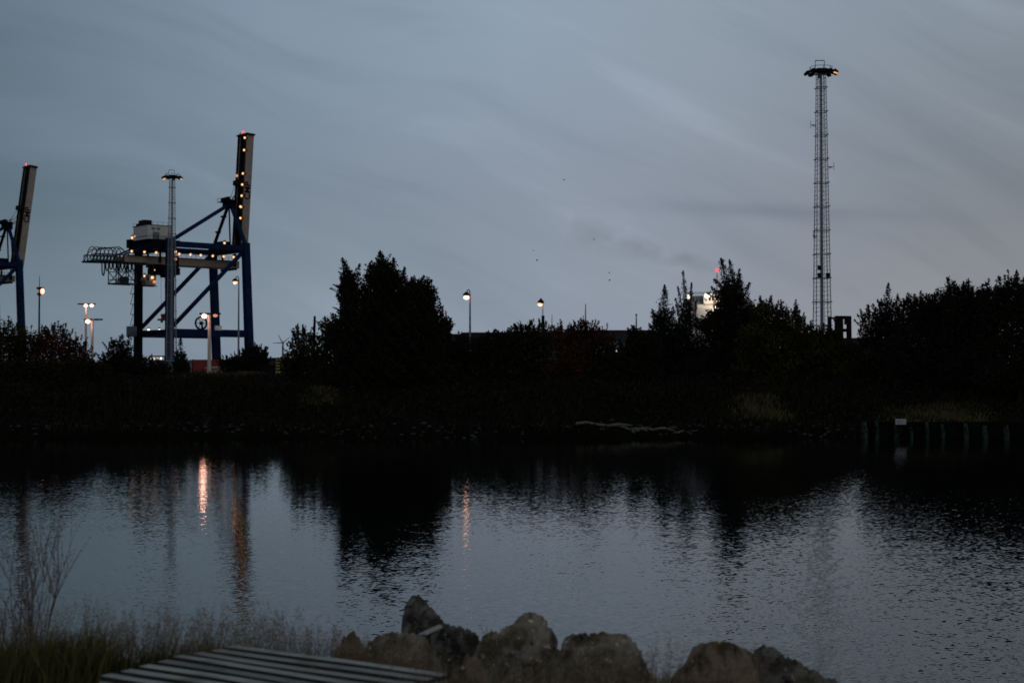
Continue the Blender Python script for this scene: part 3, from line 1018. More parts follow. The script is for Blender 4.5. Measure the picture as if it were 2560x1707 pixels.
# ------------------------------------------------------------------ buildings & small far things
def block(name, px0, px1, py_top, D, depth, mat, label, cat, roofmat=None, rz=0, group=None, door=True):
    a, b_ = P(px0, py_top, D), P(px1, py_top, D)
    cxx = (a.x + b_.x) / 2
    gz = float(ground_h(cxx, D + depth / 2)) - 0.3
    t = empty(name, (cxx, D, gz), rz, label, cat, group)
    w_, h_ = b_.x - a.x, a.z - gz
    MB().bbox(-w_ / 2, w_ / 2, 0, depth, 0, h_ - 0.25).build('wall', mat, t)
    m = MB()
    m.add([(-w_ / 2 - .3, -.3, h_ - .25), (w_ / 2 + .3, -.3, h_ - .25), (w_ / 2 + .3, depth + .3, h_ - .25), (-w_ / 2 - .3, depth + .3, h_ - .25),
           (-w_ / 2 - .3, depth / 2, h_), (w_ / 2 + .3, depth / 2, h_)], [(0, 1, 5, 4), (1, 2, 5), (2, 3, 4, 5), (3, 0, 4), (3, 2, 1, 0)])
    m.build('roof', roofmat or M_ROOF, t)
    if door:
        MB().bbox(-w_ * 0.2 - 1.2, -w_ * 0.2 + 1.2, -0.06, 0, 0.3, min(3, h_ * 0.6)).build('door', M_DARK, t)
        for k in range(3):
            MB().bbox(w_ * 0.1 + k * w_ * .12, w_ * 0.1 + k * w_ * .12 + w_ * .06, -0.06, 0, h_ * 0.5, h_ * 0.7).build('window', M_GLASS, t)
    return t


block('warehouse', 1160, 1420, 826, 150, 14, M_WALLD, 'long low warehouse with dark red roof behind the middle bushes', 'warehouse')
block('warehouse', 1425, 1640, 820, 165, 16, M_WALLD, 'dark flat-looking shed between the red bush and the pointed tree', 'warehouse', M_DARK)
block('warehouse', 1115, 1165, 832, 190, 10, M_WALLD, 'small dark shed just right of the big tree', 'warehouse', M_DARK)
block('warehouse', 2020, 2260, 842, 200, 12, M_WALLD, 'dark shed low in the gap left of the right-hand trees', 'warehouse', M_DARK)
block('warehouse', 640, 775, 893, 210, 12, M_WALLD, 'low dark shed beyond the gap left of the big tree', 'warehouse', M_DARK)
block('gatehouse', 516, 550, 916, 200, 5, M_PINKW, 'small pinkish hut in front of the red containers', 'hut', M_PINKW, door=False)
block('warehouse', 372, 452, 899, 230, 8, M_HOUSE2, 'grey-green shed behind the base of the nearer mast', 'warehouse', M_HOUSE2)


def container(px, D, label, mat, z=0.0):
    q = lamp_base(px, D)
    t = empty('shipping_container', q + Vector((0, 0, z)), rad(4), label, 'container', 'red containers stacked low by the crane')
    m = MB().bbox(-6.1, 6.1, 0, 2.4, 0.05, 2.6)
    for k in range(38):
        m.bbox(-5.9 + k * 0.312, -5.75 + k * 0.312, -0.035, 0, 0.2, 2.45)
    m.build('body', mat, t)
    m = MB()
    for x in (-6.1, 6.1):
        m.bbox(x - .09, x + .09, -0.06, 0.1, 0, 2.65)
        m.bbox(x - .09, x + .09, 2.3, 2.46, 0, 2.65)
    m.build('corner_post', M_DARK, t)


container(508, 285, 'red shipping container behind the twin-head street lamp', M_REDP)
container(560, 280, 'dark red shipping container beside the bush under the crane', M_REDP)

# lit kiosk strip
q = lamp_base(389, 240)
t = empty('bus_shelter', q, 0, 'small lit shelter with row of lamps left of the nearer mast', 'shelter')
zt = P(389, 889, 240).z - q.z
MB().bbox(-1.2, 1.2, 0, 1.6, zt - 0.2, zt).build('roof', M_DARK, t)
m = MB()
for x in (-1.1, 1.1):
    m.bbox(x - .06, x + .06, 0, .12, 0, zt - .2)
    m.bbox(x - .06, x + .06, 1.4, 1.52, 0, zt - .2)
m.build('post', M_GREY, t)
for k in range(4):
    MB().ball((-0.9 + k * 0.6, 0.0, zt - 0.45), 0.14 + 0.04 * (k % 2), 8, 6).build('lamp', M_LAMPW if k % 2 else M_LAMP, t)

# striped yellowish marker post
q = lamp_base(698, 130)
t = empty('marker_post', q, 0, 'pale yellow banded post standing by the low shed', 'post')
H = P(698, 897, 130).z - q.z
MB().bbox(-.28, .28, -.28, .28, 0, H).build('post', pmat('yellow_grey_paint', (0.28, 0.24, 0.11), 0.7), t)
m = MB()
for k in range(4):
    z = H * (0.2 + 0.2 * k)
    m.bbox(-.3, .3, -.3, .3, z, z + 0.12)
m.build('band', M_DARK, t)

# dark leaning post left of the big tree
q = lamp_base(784, 88)
t = empty('mooring_post', q, 0, 'dark narrow post rising from the shrubs left of the big tree', 'post')
H = P(786, 790, 88).z - q.z
MB().bar((-0.02, 0, 0), (0.06, 0, H), 0.2, 0.2, 0.12, 0.12).build('post', M_DARK, t)
MB().box((0.03, -0.12, H * .8), (0.12, 0.06, 0.3)).build('plate', M_DARK, t)

# thin distant masts
def pole(px, py, D, r, label, tipmat=None, name='flagpole'):
    q = lamp_base(px, D)
    t = empty(name, q, 0, label, 'pole')
    H = P(px, py, D).z - q.z
    MB().tube([(0, 0, 0), (0, 0, H * 0.6), (0, 0, H)], [r, r * 0.8, r * 0.35], 6).build('pole', M_GREY, t)
    m = MB()
    m.bar((-r * 3, 0, H * 0.72), (r * 3, 0, H * 0.72), r * .8)
    m.build('spreader_bar', M_DARK, t)
    if tipmat:
        MB().ball((0, 0, H + 0.1), 0.13, 8, 6).build('light', tipmat, t)
    return t


pole(1464, 760, 170, 0.16, 'tallest thin grey pole above the red bush')
pole(1380, 786, 170, 0.10, 'faint thin pole right of the dome-hooded street lamp')
pole(1591, 789, 170, 0.2, 'short blue-grey pole with red tip on the shed roof', M_REDP)
pole(1115, 786, 160, 0.18, 'short pole with pink light at the right foot of the big tree', M_RED)
pole(1717, 706, 260, 0.06, 'hair-thin pole behind the twiggy young trees')

# dark steel portal frame
q = P(2108, 930, 150)
t = empty('steel_frame', (q.x, 150, 3.0), rad(12), 'dark steel portal frame right of the tall mast base', 'frame')
zt = P(2108, 790, 150).z - 3.0
m = MB()
for x in (-0.72, 0.72):
    m.bar((x, 0, 0), (x * 0.92, 0, zt), 0.42, 0.42)
    m.bar((x, 1.8, 0), (x * 0.92, 1.8, zt), 0.3, 0.3)
m.build('column', M_DARK, t)
m = MB()
for z in (zt - 0.15, zt - 1.5, zt - 4):
    m.bar((-0.8, 0, z), (0.8, 0, z), 0.3, 0.34)
    m.bar((-0.8, 1.8, z), (0.8, 1.8, z), 0.2)
m.bar((0.25, 0, zt - 0.3), (0.25, 0, zt - 0.9), 0.16)
m.build('cross_beam', M_DARK, t)
MB().bar((-1.0, 0, zt - .3), (-0.75, 0, zt - 0.8), 0.2).build('bracket', M_REDP, t)

# wind turbine
D = 2500
q = P(707, 930, D)
t = empty('wind_turbine', (q.x, D, 3), 0, 'tiny pale wind turbine on the horizon', 'wind turbine')
H = P(707, 857, D).z - 3
MB().tube([(0, 0, 0), (0, 0, H)], [2.4, 1.4], 10).build('tower', M_GREY, t)
MB().tube([(0, -3, H), (0, 4, H)], 1.8, 8).build('nacelle', M_GREY, t)
for ang in (118, 38, 182):
    a = rad(ang)
    d = Vector((math.cos(a), 0, math.sin(a)))
    MB().bar(Vector((0, -4, H)), Vector((0, -4, H)) + d * 17, 2.0, 0.8, 0.7, 0.3, up=(0, 1, 0)).build('blade', M_GREY, t)

# car with headlights beyond the bushes
q = P(1535, 877, 118)
t = empty('parked_car', (q.x, 118, float(ground_h(q.x, 118))), rad(6), 'car with two pale headlights glimpsed through the bushes', 'car')
zc = q.z - t.location.z
m = MB()
m.bbox(-0.85, 0.85, 0.0, 4.2, zc - 0.45, zc + 0.25)
m.add([(-0.8, 1.0, zc + .25), (0.8, 1.0, zc + .25), (0.8, 3.9, zc + .25), (-0.8, 3.9, zc + .25), (-0.65, 1.7, zc + .8), (0.65, 1.7, zc + .8), (0.65, 3.4, zc + .8), (-0.65, 3.4, zc + .8)],
      [(0, 1, 5, 4), (1, 2, 6, 5), (2, 3, 7, 6), (3, 0, 4, 7), (4, 5, 6, 7)])
m.build('body', M_GREY, t)
for x in (-0.85, 0.85):
    for y in (0.8, 3.3):
        w_ = MB().tube([(x - .1, y, zc - .5), (x + .1, y, zc - .5)], 0.33, 14).build('wheel', M_DARK, t)
for x in (-0.32, 0.28):
    MB().ball((x, -0.05, zc), 0.15, 8, 6).build('headlight', M_LAMPW, t)
t.location.z += 0.0

# ------------------------------------------------------------------ ship
D = 370
o = P(1790, 930, D)
t = empty('moored_ship', (o.x, D, 0), rad(-4), 'moored ship with lit white bridge showing between the pointed trees', 'ship')
def lz(py): return P(1790, py, D).z
def lx(px): return P(px, 930, D).x - o.x
m = MB()
prof = [(-46, 0), (-40, -8), (30, -8), (44, -3), (50, 0)]
top = [(-48, 0), (-42, -9), (34, -9), (48, -3), (55, 0)]
vs = []
for pts_, z in ((prof, -3), (top, 9.5)):
    ring = pts_ + [(x, -y) for x, y in pts_[::-1][1:-1]]
    vs += [(x, y, z) for x, y in ring]
n = len(vs) // 2
m.add(vs, [tuple(range(n))[::-1], tuple(range(n, 2 * n))] + [(i, (i + 1) % n, n + (i + 1) % n, n + i) for i in range(n)])
m.build('hull', M_DBLUE, t)
m = MB()
m.bbox(lx(1722), lx(1812), -8, 6, 9.5, lz(772))
m.bbox(lx(1740), lx(1808), -7, 5, lz(772), lz(764))
m.build('superstructure', M_WHITE, t)
br = MB().bbox(lx(1755), lx(1803), -7.5, 3, lz(763), lz(741)).build('bridge', M_WHITE, t)
for px in (1761, 1770, 1778, 1786, 1794):
    MB().bbox(lx(px - 2.7), lx(px + 2.7), -7.62, -7.5, lz(755), lz(746)).build('window', M_GLASS, br)
wg = MB().bbox(lx(1724), lx(1753), -6, 2, lz(770), lz(742)).build('bridge_wing', M_HOUSE2, t)
for px in (1731, 1740, 1748):
    MB().bbox(lx(px - 1.8), lx(px + 1.8), -6.12, -6, lz(757), lz(747)).build('window', M_GLASS, wg)
m = MB()
for k in range(14):
    m.bar((lx(1722 + k * 6.3), -7.9, lz(741)), (lx(1722 + k * 6.3), -7.9, lz(735)), 0.08)
m.bar((lx(1722), -7.9, lz(735)), (lx(1804), -7.9, lz(735)), 0.1)
m.bar((lx(1722), -7.9, lz(738)), (lx(1804), -7.9, lz(738)), 0.08)
m.build('railing', M_DARK, t)
m = MB()
m.bar((lx(1793), 0, lz(741)), (lx(1793), 0, lz(676)), 0.6, 0.6, 0.25, 0.25)
m.bar((lx(1785), 0, lz(700)), (lx(1801), 0, lz(700)), 0.2)
m.build('mast', M_WHITE, t)
MB().ball((lx(1793), -0.2, lz(676)), 0.5, 10, 8).build('masthead_light', M_RED, t)
m = MB()
m.bbox(lx(1806), lx(1838), -3, 3, 9.5, lz(720))
m.build('funnel', M_DARK, t)
for px, py, r, mt in ((1718, 746, .5, M_LAMPW), (1763, 743, .7, M_LAMPW), (1772, 742, .4, M_LAMPW), (1799, 745, .55, M_LAMP), (1785, 772, .55, M_LAMPW), (1855, 749, .42, M_LAMPW), (1782, 764, .35, M_DIM)):
    MB().ball((lx(px), -8.4, lz(py)), r, 10, 8).build('deck_light', mt, t)
m = MB()
m.bar((lx(1855), -8, 9.5), (lx(1855), -8, lz(747)), 0.25)
m.bar((lx(1718), -8, 9.5), (lx(1718), -8, lz(744)), 0.25)
m.build('light_post', M_GREY, t)

for px_, c_ in ((1764, (1, 0.85, 0.7)), (1795, (1, 0.5, 0.24)), (1785, (1, 0.8, 0.55))):
    ld = bpy.data.lights.new('deck_lamp', 'POINT')
    ld.energy, ld.color, ld.shadow_soft_size = 240, c_, 0.4
    lo_ = bpy.data.objects.new('deck_lamp', ld)
    COL.objects.link(lo_)
    lo_.parent = t
    lo_.location = (lx(px_), -10.2, lz(747 if px_ != 1785 else 770))

# smoke drifting left from the funnel
a, b_ = P(1800, 676, 372), P(1420, 575, 372)
L = (b_ - a).length
ang = math.atan2(b_.z - a.z, b_.x - a.x)
HW = 6.5
ms = bpy.data.materials.new('thin_smoke')
ms.use_nodes = True
nt = ms.node_tree
nt.nodes.clear()
tcs = N(nt, 'ShaderNodeTexCoord')
sp3 = N(nt, 'ShaderNodeSeparateXYZ')
nt.links.new(tcs.outputs['Object'], sp3.inputs[0])
ns = N(nt, 'ShaderNodeTexNoise')
ns.inputs['Scale'].default_value = 0.16
ns.inputs['Detail'].default_value = 3
nt.links.new(tcs.outputs['Object'], ns.inputs['Vector'])
off = mathn(nt, 'MULTIPLY', mathn(nt, 'SUBTRACT', ns.outputs['Fac'], 0.5), 5.0)
zz = mathn(nt, 'ADD', sp3.outputs[2], off)
r2 = mathn(nt, 'SQRT', mathn(nt, 'ADD', mathn(nt, 'POWER', zz, 2.0), mathn(nt, 'POWER', sp3.outputs[1], 2.0)))
xf = mathn(nt, 'DIVIDE', sp3.outputs[0], L, clamp=True)
R2 = mathn(nt, 'MULTIPLY_ADD', xf, 4.0, 2.2)
fall = mathn(nt, 'SUBTRACT', 1.0, mathn(nt, 'DIVIDE', r2, R2), clamp=True)
endf = mathn(nt, 'MULTIPLY', mathn(nt, 'SUBTRACT', 1.0, xf), mathn(nt, 'MULTIPLY', xf, 14.0, clamp=True), clamp=True)
dens = mathn(nt, 'MULTIPLY', mathn(nt, 'MULTIPLY', fall, mathn(nt, 'POWER', endf, 0.4)), 0.085)
pat = mathn(nt, 'MULTIPLY', mathn(nt, 'SUBTRACT', ns.outputs['Fac'], 0.34), 4.0, clamp=True)
dens = mathn(nt, 'MULTIPLY', dens, pat)
pv = N(nt, 'ShaderNodeVolumePrincipled')
pv.inputs['Color'].default_value = (0.25, 0.24, 0.22, 1)
nt.links.new(dens, pv.inputs['Density'])
om = N(nt, 'ShaderNodeOutputMaterial')
nt.links.new(pv.outputs[0], om.inputs['Volume'])
sm = MB().bbox(0, L, -HW, HW, -HW, HW).build('smoke', ms)
sm.location = a
sm.rotation_euler = (0, -ang, 0)
tag(sm, 'thin grey smoke drifting up and left from the ship', 'smoke', kind='stuff')

# ------------------------------------------------------------------ birds
birds = ((1410, 450, 'lone bird high above the middle of the water'), (1334, 627, 'upper bird of the pair above the domed street lamp'),
         (1343, 651, 'lower bird of the pair above the domed street lamp'), (1485, 599, 'bird in the drifting smoke'),
         (1523, 682, 'upper of two birds left of the pointed tree'), (1524, 701, 'lower of two birds left of the pointed tree'))
for i, (px, py, lb) in enumerate(birds):
    q = P(px, py, 180)
    m = MB()
    m.ball((0, 0, 0), 0.065, 8, 6, (2.0, 0.8, 0.8))
    for s in (-1, 1):
        m.add([(-0.06, 0, 0.02), (0.10, 0, 0.02), (0.05, s * 0.16, 0.09), (-0.03, s * 0.30, 0.04), (-0.06, s * 0.15, 0.07)], [(0, 1, 2, 4), (4, 2, 3)])
    bd = m.build('bird', M_DARK, None, q)
    bd.rotation_euler = (0.2 * (i % 3), 0.1, 0.7 + i * 1.1)
    tag(bd, 'tiny dark ' + lb, 'bird', 'birds flying over the far bank')

# ------------------------------------------------------------------ foliage
rng = np.random.default_rng(7)


def leafmat(name, c1, c2):
    m = bpy.data.materials.new(name)
    m.use_nodes = True
    nt = m.node_tree
    b = nt.nodes['Principled BSDF']
    b.inputs['Roughness'].default_value = 0.75
    b.inputs['Specular IOR Level'].default_value = 0.12
    a = N(nt, 'ShaderNodeAttribute')
    a.attribute_name = 'tint'
    out = mixc(nt, 'MIX', a.outputs['Fac'], c1, c2)
    nt.links.new(out, b.inputs['Base Color'])
    return m


L_GREEN = leafmat('dark_leaves', (0.005, 0.007, 0.003), (0.014, 0.017, 0.006))
L_OLIVE = leafmat('olive_leaves', (0.008, 0.009, 0.003), (0.050, 0.044, 0.012))
L_RED = leafmat('autumn_red_leaves', (0.012, 0.007, 0.003), (0.085, 0.030, 0.015))
L_PINE = leafmat('pine_needles', (0.004, 0.008, 0.006), (0.010, 0.016, 0.011))
M_BARK = pmat('bark', (0.03, 0.024, 0.018), 0.9, vary=0.5, scale=6, spec=0.1)


def leaf_quads(cen, size, upbias=0.3, asp=0.5):
    n = len(cen)
    d = rng.normal(size=(n, 3))
    d[:, 2] += upbias
    d /= np.linalg.norm(d, axis=1)[:, None]
    s = np.cross(d, rng.normal(size=(n, 3)))
    s /= np.linalg.norm(s, axis=1)[:, None] + 1e-9
    sz = (size * (0.6 + 0.8 * rng.random(n)))[:, None]
    a = cen - d * sz * 0.5
    b_ = cen + s * sz * asp * 0.5
    c = cen + d * sz * 0.6
    e = cen - s * sz * asp * 0.5
    V = np.stack([a, b_, c, e], 1).reshape(-1, 3)
    Fq = np.arange(4 * n).reshape(n, 4)
    return V, Fq


def crown_points(lobes, dens):
    """lobes: (cx,cy,cz,rx,ry,rz) metres"""
    out = []
    for (cx, cy, cz, rx, ry, rz) in lobes:
        area = PI * rx * rz
        n = int(area * dens)
        u = rng.normal(size=(n, 3))
        u /= np.linalg.norm(u, axis=1)[:, None]
        r = rng.random(n) ** (1 / 2.6)
        # lumpy surface
        lump = 0.97 + 0.14 * np.sin(u[:, 0] * 7 + cx * 3) * np.sin(u[:, 2] * 6 + cz * 2) + 0.12 * np.sin(u[:, 0] * 15 + u[:, 2] * 13 + cx)
        p = u * (r * lump)[:, None] * np.array([rx, ry, rz]) + np.array([cx, cy, cz])
        out.append(p)
    return np.concatenate(out)


def shoots(lobes, n, length, up, per, size, droop=0):
    """leafy twigs that stick out of the crown"""
    C_ = []
    paths = []
    ar = np.array([l[3] * l[5] for l in lobes])
    pk = rng.choice(len(lobes), n, p=ar / ar.sum())
    for i in pk:
        cx, cy, cz, rx, ry, rz = lobes[i]
        u = rng.normal(size=3)
        u /= np.linalg.norm(u)
        u[2] = abs(u[2]) * 0.9 + 0.0 if rng.random() < 0.8 else u[2]
        base = np.array([cx, cy, cz]) + u * np.array([rx, ry, rz]) * 0.82
        d = u * (1 - up) + np.array([0, 0, up])
        d = d / np.linalg.norm(d)
        Ln = length * (0.4 + 0.9 * rng.random())
        tt = rng.random(per) ** 0.8
        pts = base + d * (tt * Ln)[:, None]
        pts[:, 2] -= droop * (tt * Ln) ** 2
        pts += rng.normal(size=(per, 3)) * (0.03 + 0.10 * length * (1 - tt))[:, None] * 0.6
        C_.append(pts)
        e_ = base + d * Ln
        e_[2] -= droop * Ln * Ln
        paths.append((base - d * 0.3, (base + e_) / 2 + np.array([0, 0, droop * Ln * Ln * 0.25]), e_))
    return np.concatenate(C_), paths


def plant(name, label, cat, D, lob, mat, group=None, leaf=0.16, dens=420, nsh=60, shl=0.7, up=0.55, per=38, spikes=(), droop=0.0, trunk=True, dy=0.0, tbase=None):
    """lob: silhouettes given in photo pixels (px, py, rx, ry) at distance D, turned into real volumes"""
    k = D / F
    cx0 = sum(l[0] for l in lob) / len(lob)
    q = P(tbase or cx0, 930, D)
    gz = float(ground_h(q.x, D))
    base = Vector((q.x, D, gz - 0.05))
    if min(l[1] + l[3] for l in lob) > 0 and D < 95:
        xa, xb = min(l[0] - l[2] for l in lob), max(l[0] + l[2] for l in lob)
        lob = list(lob) + [(xa + (xb - xa) * f_, 942, (xb - xa) * 0.24, 42) for f_ in (0.2, 0.5, 0.8)]
    L3 = []
    for (px, py, rx, ry) in lob:
        w_ = P(px, py, D)
        L3.append((w_.x - base.x, rng.uniform(-0.3, 0.3) * rx * k, w_.z - base.z, rx * k, max(0.5, rx * k * 0.85), ry * k))
    t = empty(name, base, 0, label, cat, group)
    pts = crown_points(L3, dens * 1.5 * 0.16 ** 2 / leaf ** 2)
    sp, paths = shoots(L3, nsh, shl, up, per, leaf, droop)
    allp = [pts, sp]
    for (bx, by, tx, ty, wpx) in spikes:           # named leaders that stand clear of the crown
        a = P(bx, by, D)
        b_ = P(tx, ty, D)
        a = np.array([a.x - base.x, 0, a.z - base.z])
        b_ = np.array([b_.x - base.x, rng.uniform(-.3, .3), b_.z - base.z])
        Ls = np.linalg.norm(b_ - a)
        nn = int(Ls * wpx * k * 420 * 0.16 ** 2 / leaf ** 2) + 30
        tt = rng.random(nn)
        ww = wpx * k * (1 - tt) ** 0.8 * 0.55 + 0.03
        pp = a + (b_ - a) * tt[:, None] + rng.normal(size=(nn, 3)) * ww[:, None] * np.array([0.6, 0.6, 0.3])
        # side twigs give a ragged edge
        allp.append(pp)
        for j in range(int(Ls * 5)):
            t0 = rng.random() * 0.95
            o_ = a + (b_ - a) * t0
            sd_ = rng.normal(size=3) * np.array([1, 1, 0.2]) + np.array([0, 0, 0.55])
            sd_ /= np.linalg.norm(sd_)
            ln = (wpx * k * 0.9 * (1 - t0) + 0.12) * (0.5 + rng.random())
            tw = rng.random(9)
            allp.append(o_ + sd_ * (tw * ln)[:, None] + rng.normal(size=(9, 3)) * 0.03)
        paths.append((a, (a + b_) / 2, b_))
    cen = np.concatenate(allp)
    cen[:, 2] = np.maximum(cen[:, 2], 0.0)
    core_n = len(pts)
    szs = np.where(np.arange(len(cen)) < core_n, leaf, leaf * 0.72)
    V, Fq = leaf_quads(cen, szs)
    tint = np.repeat(np.clip(0.45 + 0.35 * np.sin(cen[:, 0] * 2.1 + 1.3 * np.sin(cen[:, 2] * 1.7)) * np.sin(cen[:, 2] * 2.6 + cen[:, 1]) + 0.25 * rng.normal(size=len(cen)), 0, 1), 4)
    mesh_np('crown', V, Fq, mat, t, cols=np.repeat(tint[:, None], 3, 1))
    m = MB()
    for pa in paths[:90]:
        m.tube([Vector(p) for p in pa], [0.022, 0.015, 0.006], 3, cap=False)
    top_l = max(L3, key=lambda l: l[2] + l[5])
    big = max(L3, key=lambda l: l[3] * l[5])
    hh = big[2]
    m.tube([(0, 0, 0), (0.1 * big[0], 0, hh * 0.4), (big[0] * 0.7, 0, hh), (top_l[0], top_l[1], top_l[2])], [0.05 + 0.018 * hh, 0.04 + 0.014 * hh, 0.03 + 0.008 * hh, 0.02], 7)
    for l in L3:
        m.tube([(0.05 * big[0], 0, hh * 0.25), ((l[0]) * 0.5, l[1] * 0.5, hh * 0.2 + l[2] * 0.4), (l[0], l[1], l[2])], [0.05, 0.04, 0.02], 5)
    m.build('trunk', M_BARK, t)
    return t


GB = 'shrubs and trees along the far bank'
# left
plant('shrub', 'leafy shrub at the far left edge in front of the unlit crane', 'shrub', 88, [(20, 860, 45, 58), (-30, 870, 40, 60), (60, 880, 45, 60), (30, 950, 70, 50)], L_OLIVE, GB, nsh=150, shl=0.7, dens=330)
plant('shrub', 'reddish-tipped shrub below the three-head street lamp', 'shrub', 86, [(105, 868, 36, 48), (150, 870, 45, 55), (190, 890, 38, 42), (160, 945, 90, 50), (215, 900, 20, 20)], L_RED, GB, nsh=190, shl=0.6, dens=300)
plant('shrub', 'dark low shrub filling the bank under the left lamps', 'shrub', 84, [(60, 945, 90, 42), (220, 940, 50, 38), (150, 975, 110, 35)], L_GREEN, GB, nsh=80, shl=0.4)
plant('shrub', 'peaked dark shrub just left of the lit crane', 'shrub', 90, [(300, 880, 34, 34), (290, 915, 52, 40), (345, 915, 46, 30), (390, 935, 40, 26)], L_GREEN, GB, nsh=130, shl=0.5, dens=360, spikes=((300, 860, 306, 835, 10),))
plant('tree', 'small narrow conical tree by the foot of the nearer mast', 'tree', 95, [(452, 905, 17, 32), (452, 925, 24, 22)], L_PINE, GB, nsh=40, shl=0.3, leaf=0.13, spikes=((452, 880, 453, 843, 14),))
plant('shrub', 'round dark shrub under the right legs of the lit crane', 'shrub', 96, [(635, 900, 34, 34), (600, 912, 34, 26), (575, 918, 26, 20), (655, 905, 16, 24)], L_GREEN, GB, nsh=130, shl=0.5, dens=380, spikes=((640, 880, 643, 862, 12),))
plant('shrub', 'loose shrub left of the big tree beneath the dark post', 'shrub', 85, [(755, 872, 36, 52), (798, 878, 34, 44), (740, 915, 38, 40), (826, 832, 26, 48), (800, 930, 44, 50), (840, 860, 28, 60)], L_OLIVE, GB, nsh=190, shl=0.6, dens=300, spikes=((812, 830, 812, 792, 12),))
# big tree
plant('tree', 'biggest dark tree on the bank with two ragged peaks', 'tree', 82,
      [(960, 735, 58, 78), (904, 800, 58, 66), (1032, 770, 62, 76), (1000, 830, 94, 88), (900, 860, 74, 84), (1076, 840, 46, 82), (960, 930, 116, 80), (1060, 930, 66, 60), (872, 738, 28, 66), (1050, 745, 36, 44), (866, 720, 17, 40), (955, 690, 34, 42)],
      L_GREEN, GB, nsh=480, shl=0.7, up=0.35, dens=900, leaf=0.15, droop=0.3, tbase=975,
      spikes=((885, 740, 856, 645, 34), (890, 720, 900, 660, 16), (905, 735, 926, 655, 22), (940, 700, 932, 660, 30), (960, 700, 951, 628, 46), (985, 710, 984, 645, 34), (1000, 730, 1012, 668, 24), (1040, 740, 1060, 690, 22), (1070, 760, 1086, 715, 18), (868, 800, 846, 738, 20)))
plant('shrub', 'small shrub hugging the right foot of the big tree', 'shrub', 85, [(1110, 840, 22, 42), (1095, 900, 50, 70), (1120, 810, 14, 18)], L_GREEN, GB, nsh=90, shl=0.4, dens=420)
# middle bushes
plant('shrub', 'dark green shrub below the hook-necked lamp right of the big tree', 'shrub', 86, [(1165, 880, 50, 48), (1235, 874, 50, 50), (1200, 945, 90, 60), (1275, 862, 34, 40)], L_GREEN, GB, nsh=170, shl=0.4, dens=380)
plant('shrub', 'yellowing shrub around the dome-hooded street lamp', 'shrub', 88, [(1318, 846, 32, 38), (1350, 860, 44, 48), (1300, 895, 50, 48), (1290, 850, 20, 26)], L_OLIVE, GB, nsh=240, shl=0.6, dens=280, spikes=((1290, 830, 1286, 808, 10), (1322, 820, 1328, 800, 12)))
plant('shrub', 'rust-red autumn shrub in the middle of the bank', 'shrub', 85, [(1412, 858, 44, 48), (1465, 848, 44, 48), (1508, 868, 34, 44), (1440, 930, 80, 50), (1500, 930, 50, 40)], L_RED, GB, nsh=230, shl=0.5, dens=300, spikes=((1455, 820, 1458, 800, 14), (1400, 830, 1402, 812, 10)))
plant('shrub', 'low dark shrubbery below the dark shed', 'shrub', 84, [(1560, 895, 60, 44), (1610, 880, 46, 50), (1540, 940, 80, 46), (1590, 840, 22, 24)], L_GREEN, GB, nsh=140, shl=0.4, dens=420)
# pointed trees
plant('tree', 'pointed fir-like tree left of the lit ship', 'tree', 92, [(1656, 800, 26, 30), (1655, 840, 40, 46), (1640, 890, 60, 60), (1690, 860, 34, 50)], L_PINE, GB, nsh=150, shl=0.45, dens=420, leaf=0.14, spikes=((1660, 810, 1662, 712, 34), (1640, 820, 1630, 772, 14), (1680, 820, 1684, 765, 16)))
plant('tree', 'thin twiggy young tree with bare leaders beside the ship lights', 'tree', 90, [(1715, 850, 26, 44), (1740, 870, 26, 34), (1700, 830, 16, 40), (1714, 785, 12, 46), (1728, 800, 9, 36)], L_GREEN, GB, nsh=70, shl=0.5, dens=260, leaf=0.13,
      spikes=((1718, 800, 1709, 676, 15), (1712, 810, 1694, 716, 12), (1724, 800, 1728, 706, 11), (1702, 820, 1690, 745, 12), (1738, 830, 1740, 752, 12)))
plant('tree', 'tallest pointed tree with torn crown hiding the ship funnel', 'tree', 86,
      [(1828, 740, 36, 50), (1835, 800, 60, 70), (1800, 850, 60, 60), (1870, 830, 50, 60), (1840, 900, 100, 60), (1788, 802, 26, 22), (1760, 812, 30, 18)],
      L_GREEN, GB, nsh=260, shl=0.6, up=0.4, dens=520, leaf=0.15,
      spikes=((1820, 720, 1803, 645, 26), (1832, 700, 1825, 648, 18), (1800, 712, 1784, 698, 16), (1845, 740, 1850, 672, 20), (1860, 760, 1872, 706, 18), (1800, 750, 1778, 716, 16), (1790, 745, 1766, 733, 12)))
plant('shrub', 'broad spiky shrub sloping down toward the tall mast', 'shrub', 84, [(1920, 800, 46, 50), (1970, 820, 40, 50), (2010, 850, 36, 46), (1950, 880, 100, 70), (1890, 870, 60, 60)], L_OLIVE, GB, nsh=330, shl=0.55, up=0.7, dens=420, spikes=((1900, 770, 1902, 738, 10), (1925, 770, 1930, 738, 10), (1990, 790, 1990, 748, 8), (1955, 780, 1950, 750, 8)))
plant('shrub', 'mid-height shrub in front of the mast base and steel frame', 'shrub', 86, [(2060, 865, 50, 50), (2110, 895, 40, 46), (2030, 900, 70, 60), (2085, 850, 26, 30), (2150, 905, 50, 40)], L_OLIVE, GB, nsh=200, shl=0.4, dens=420)
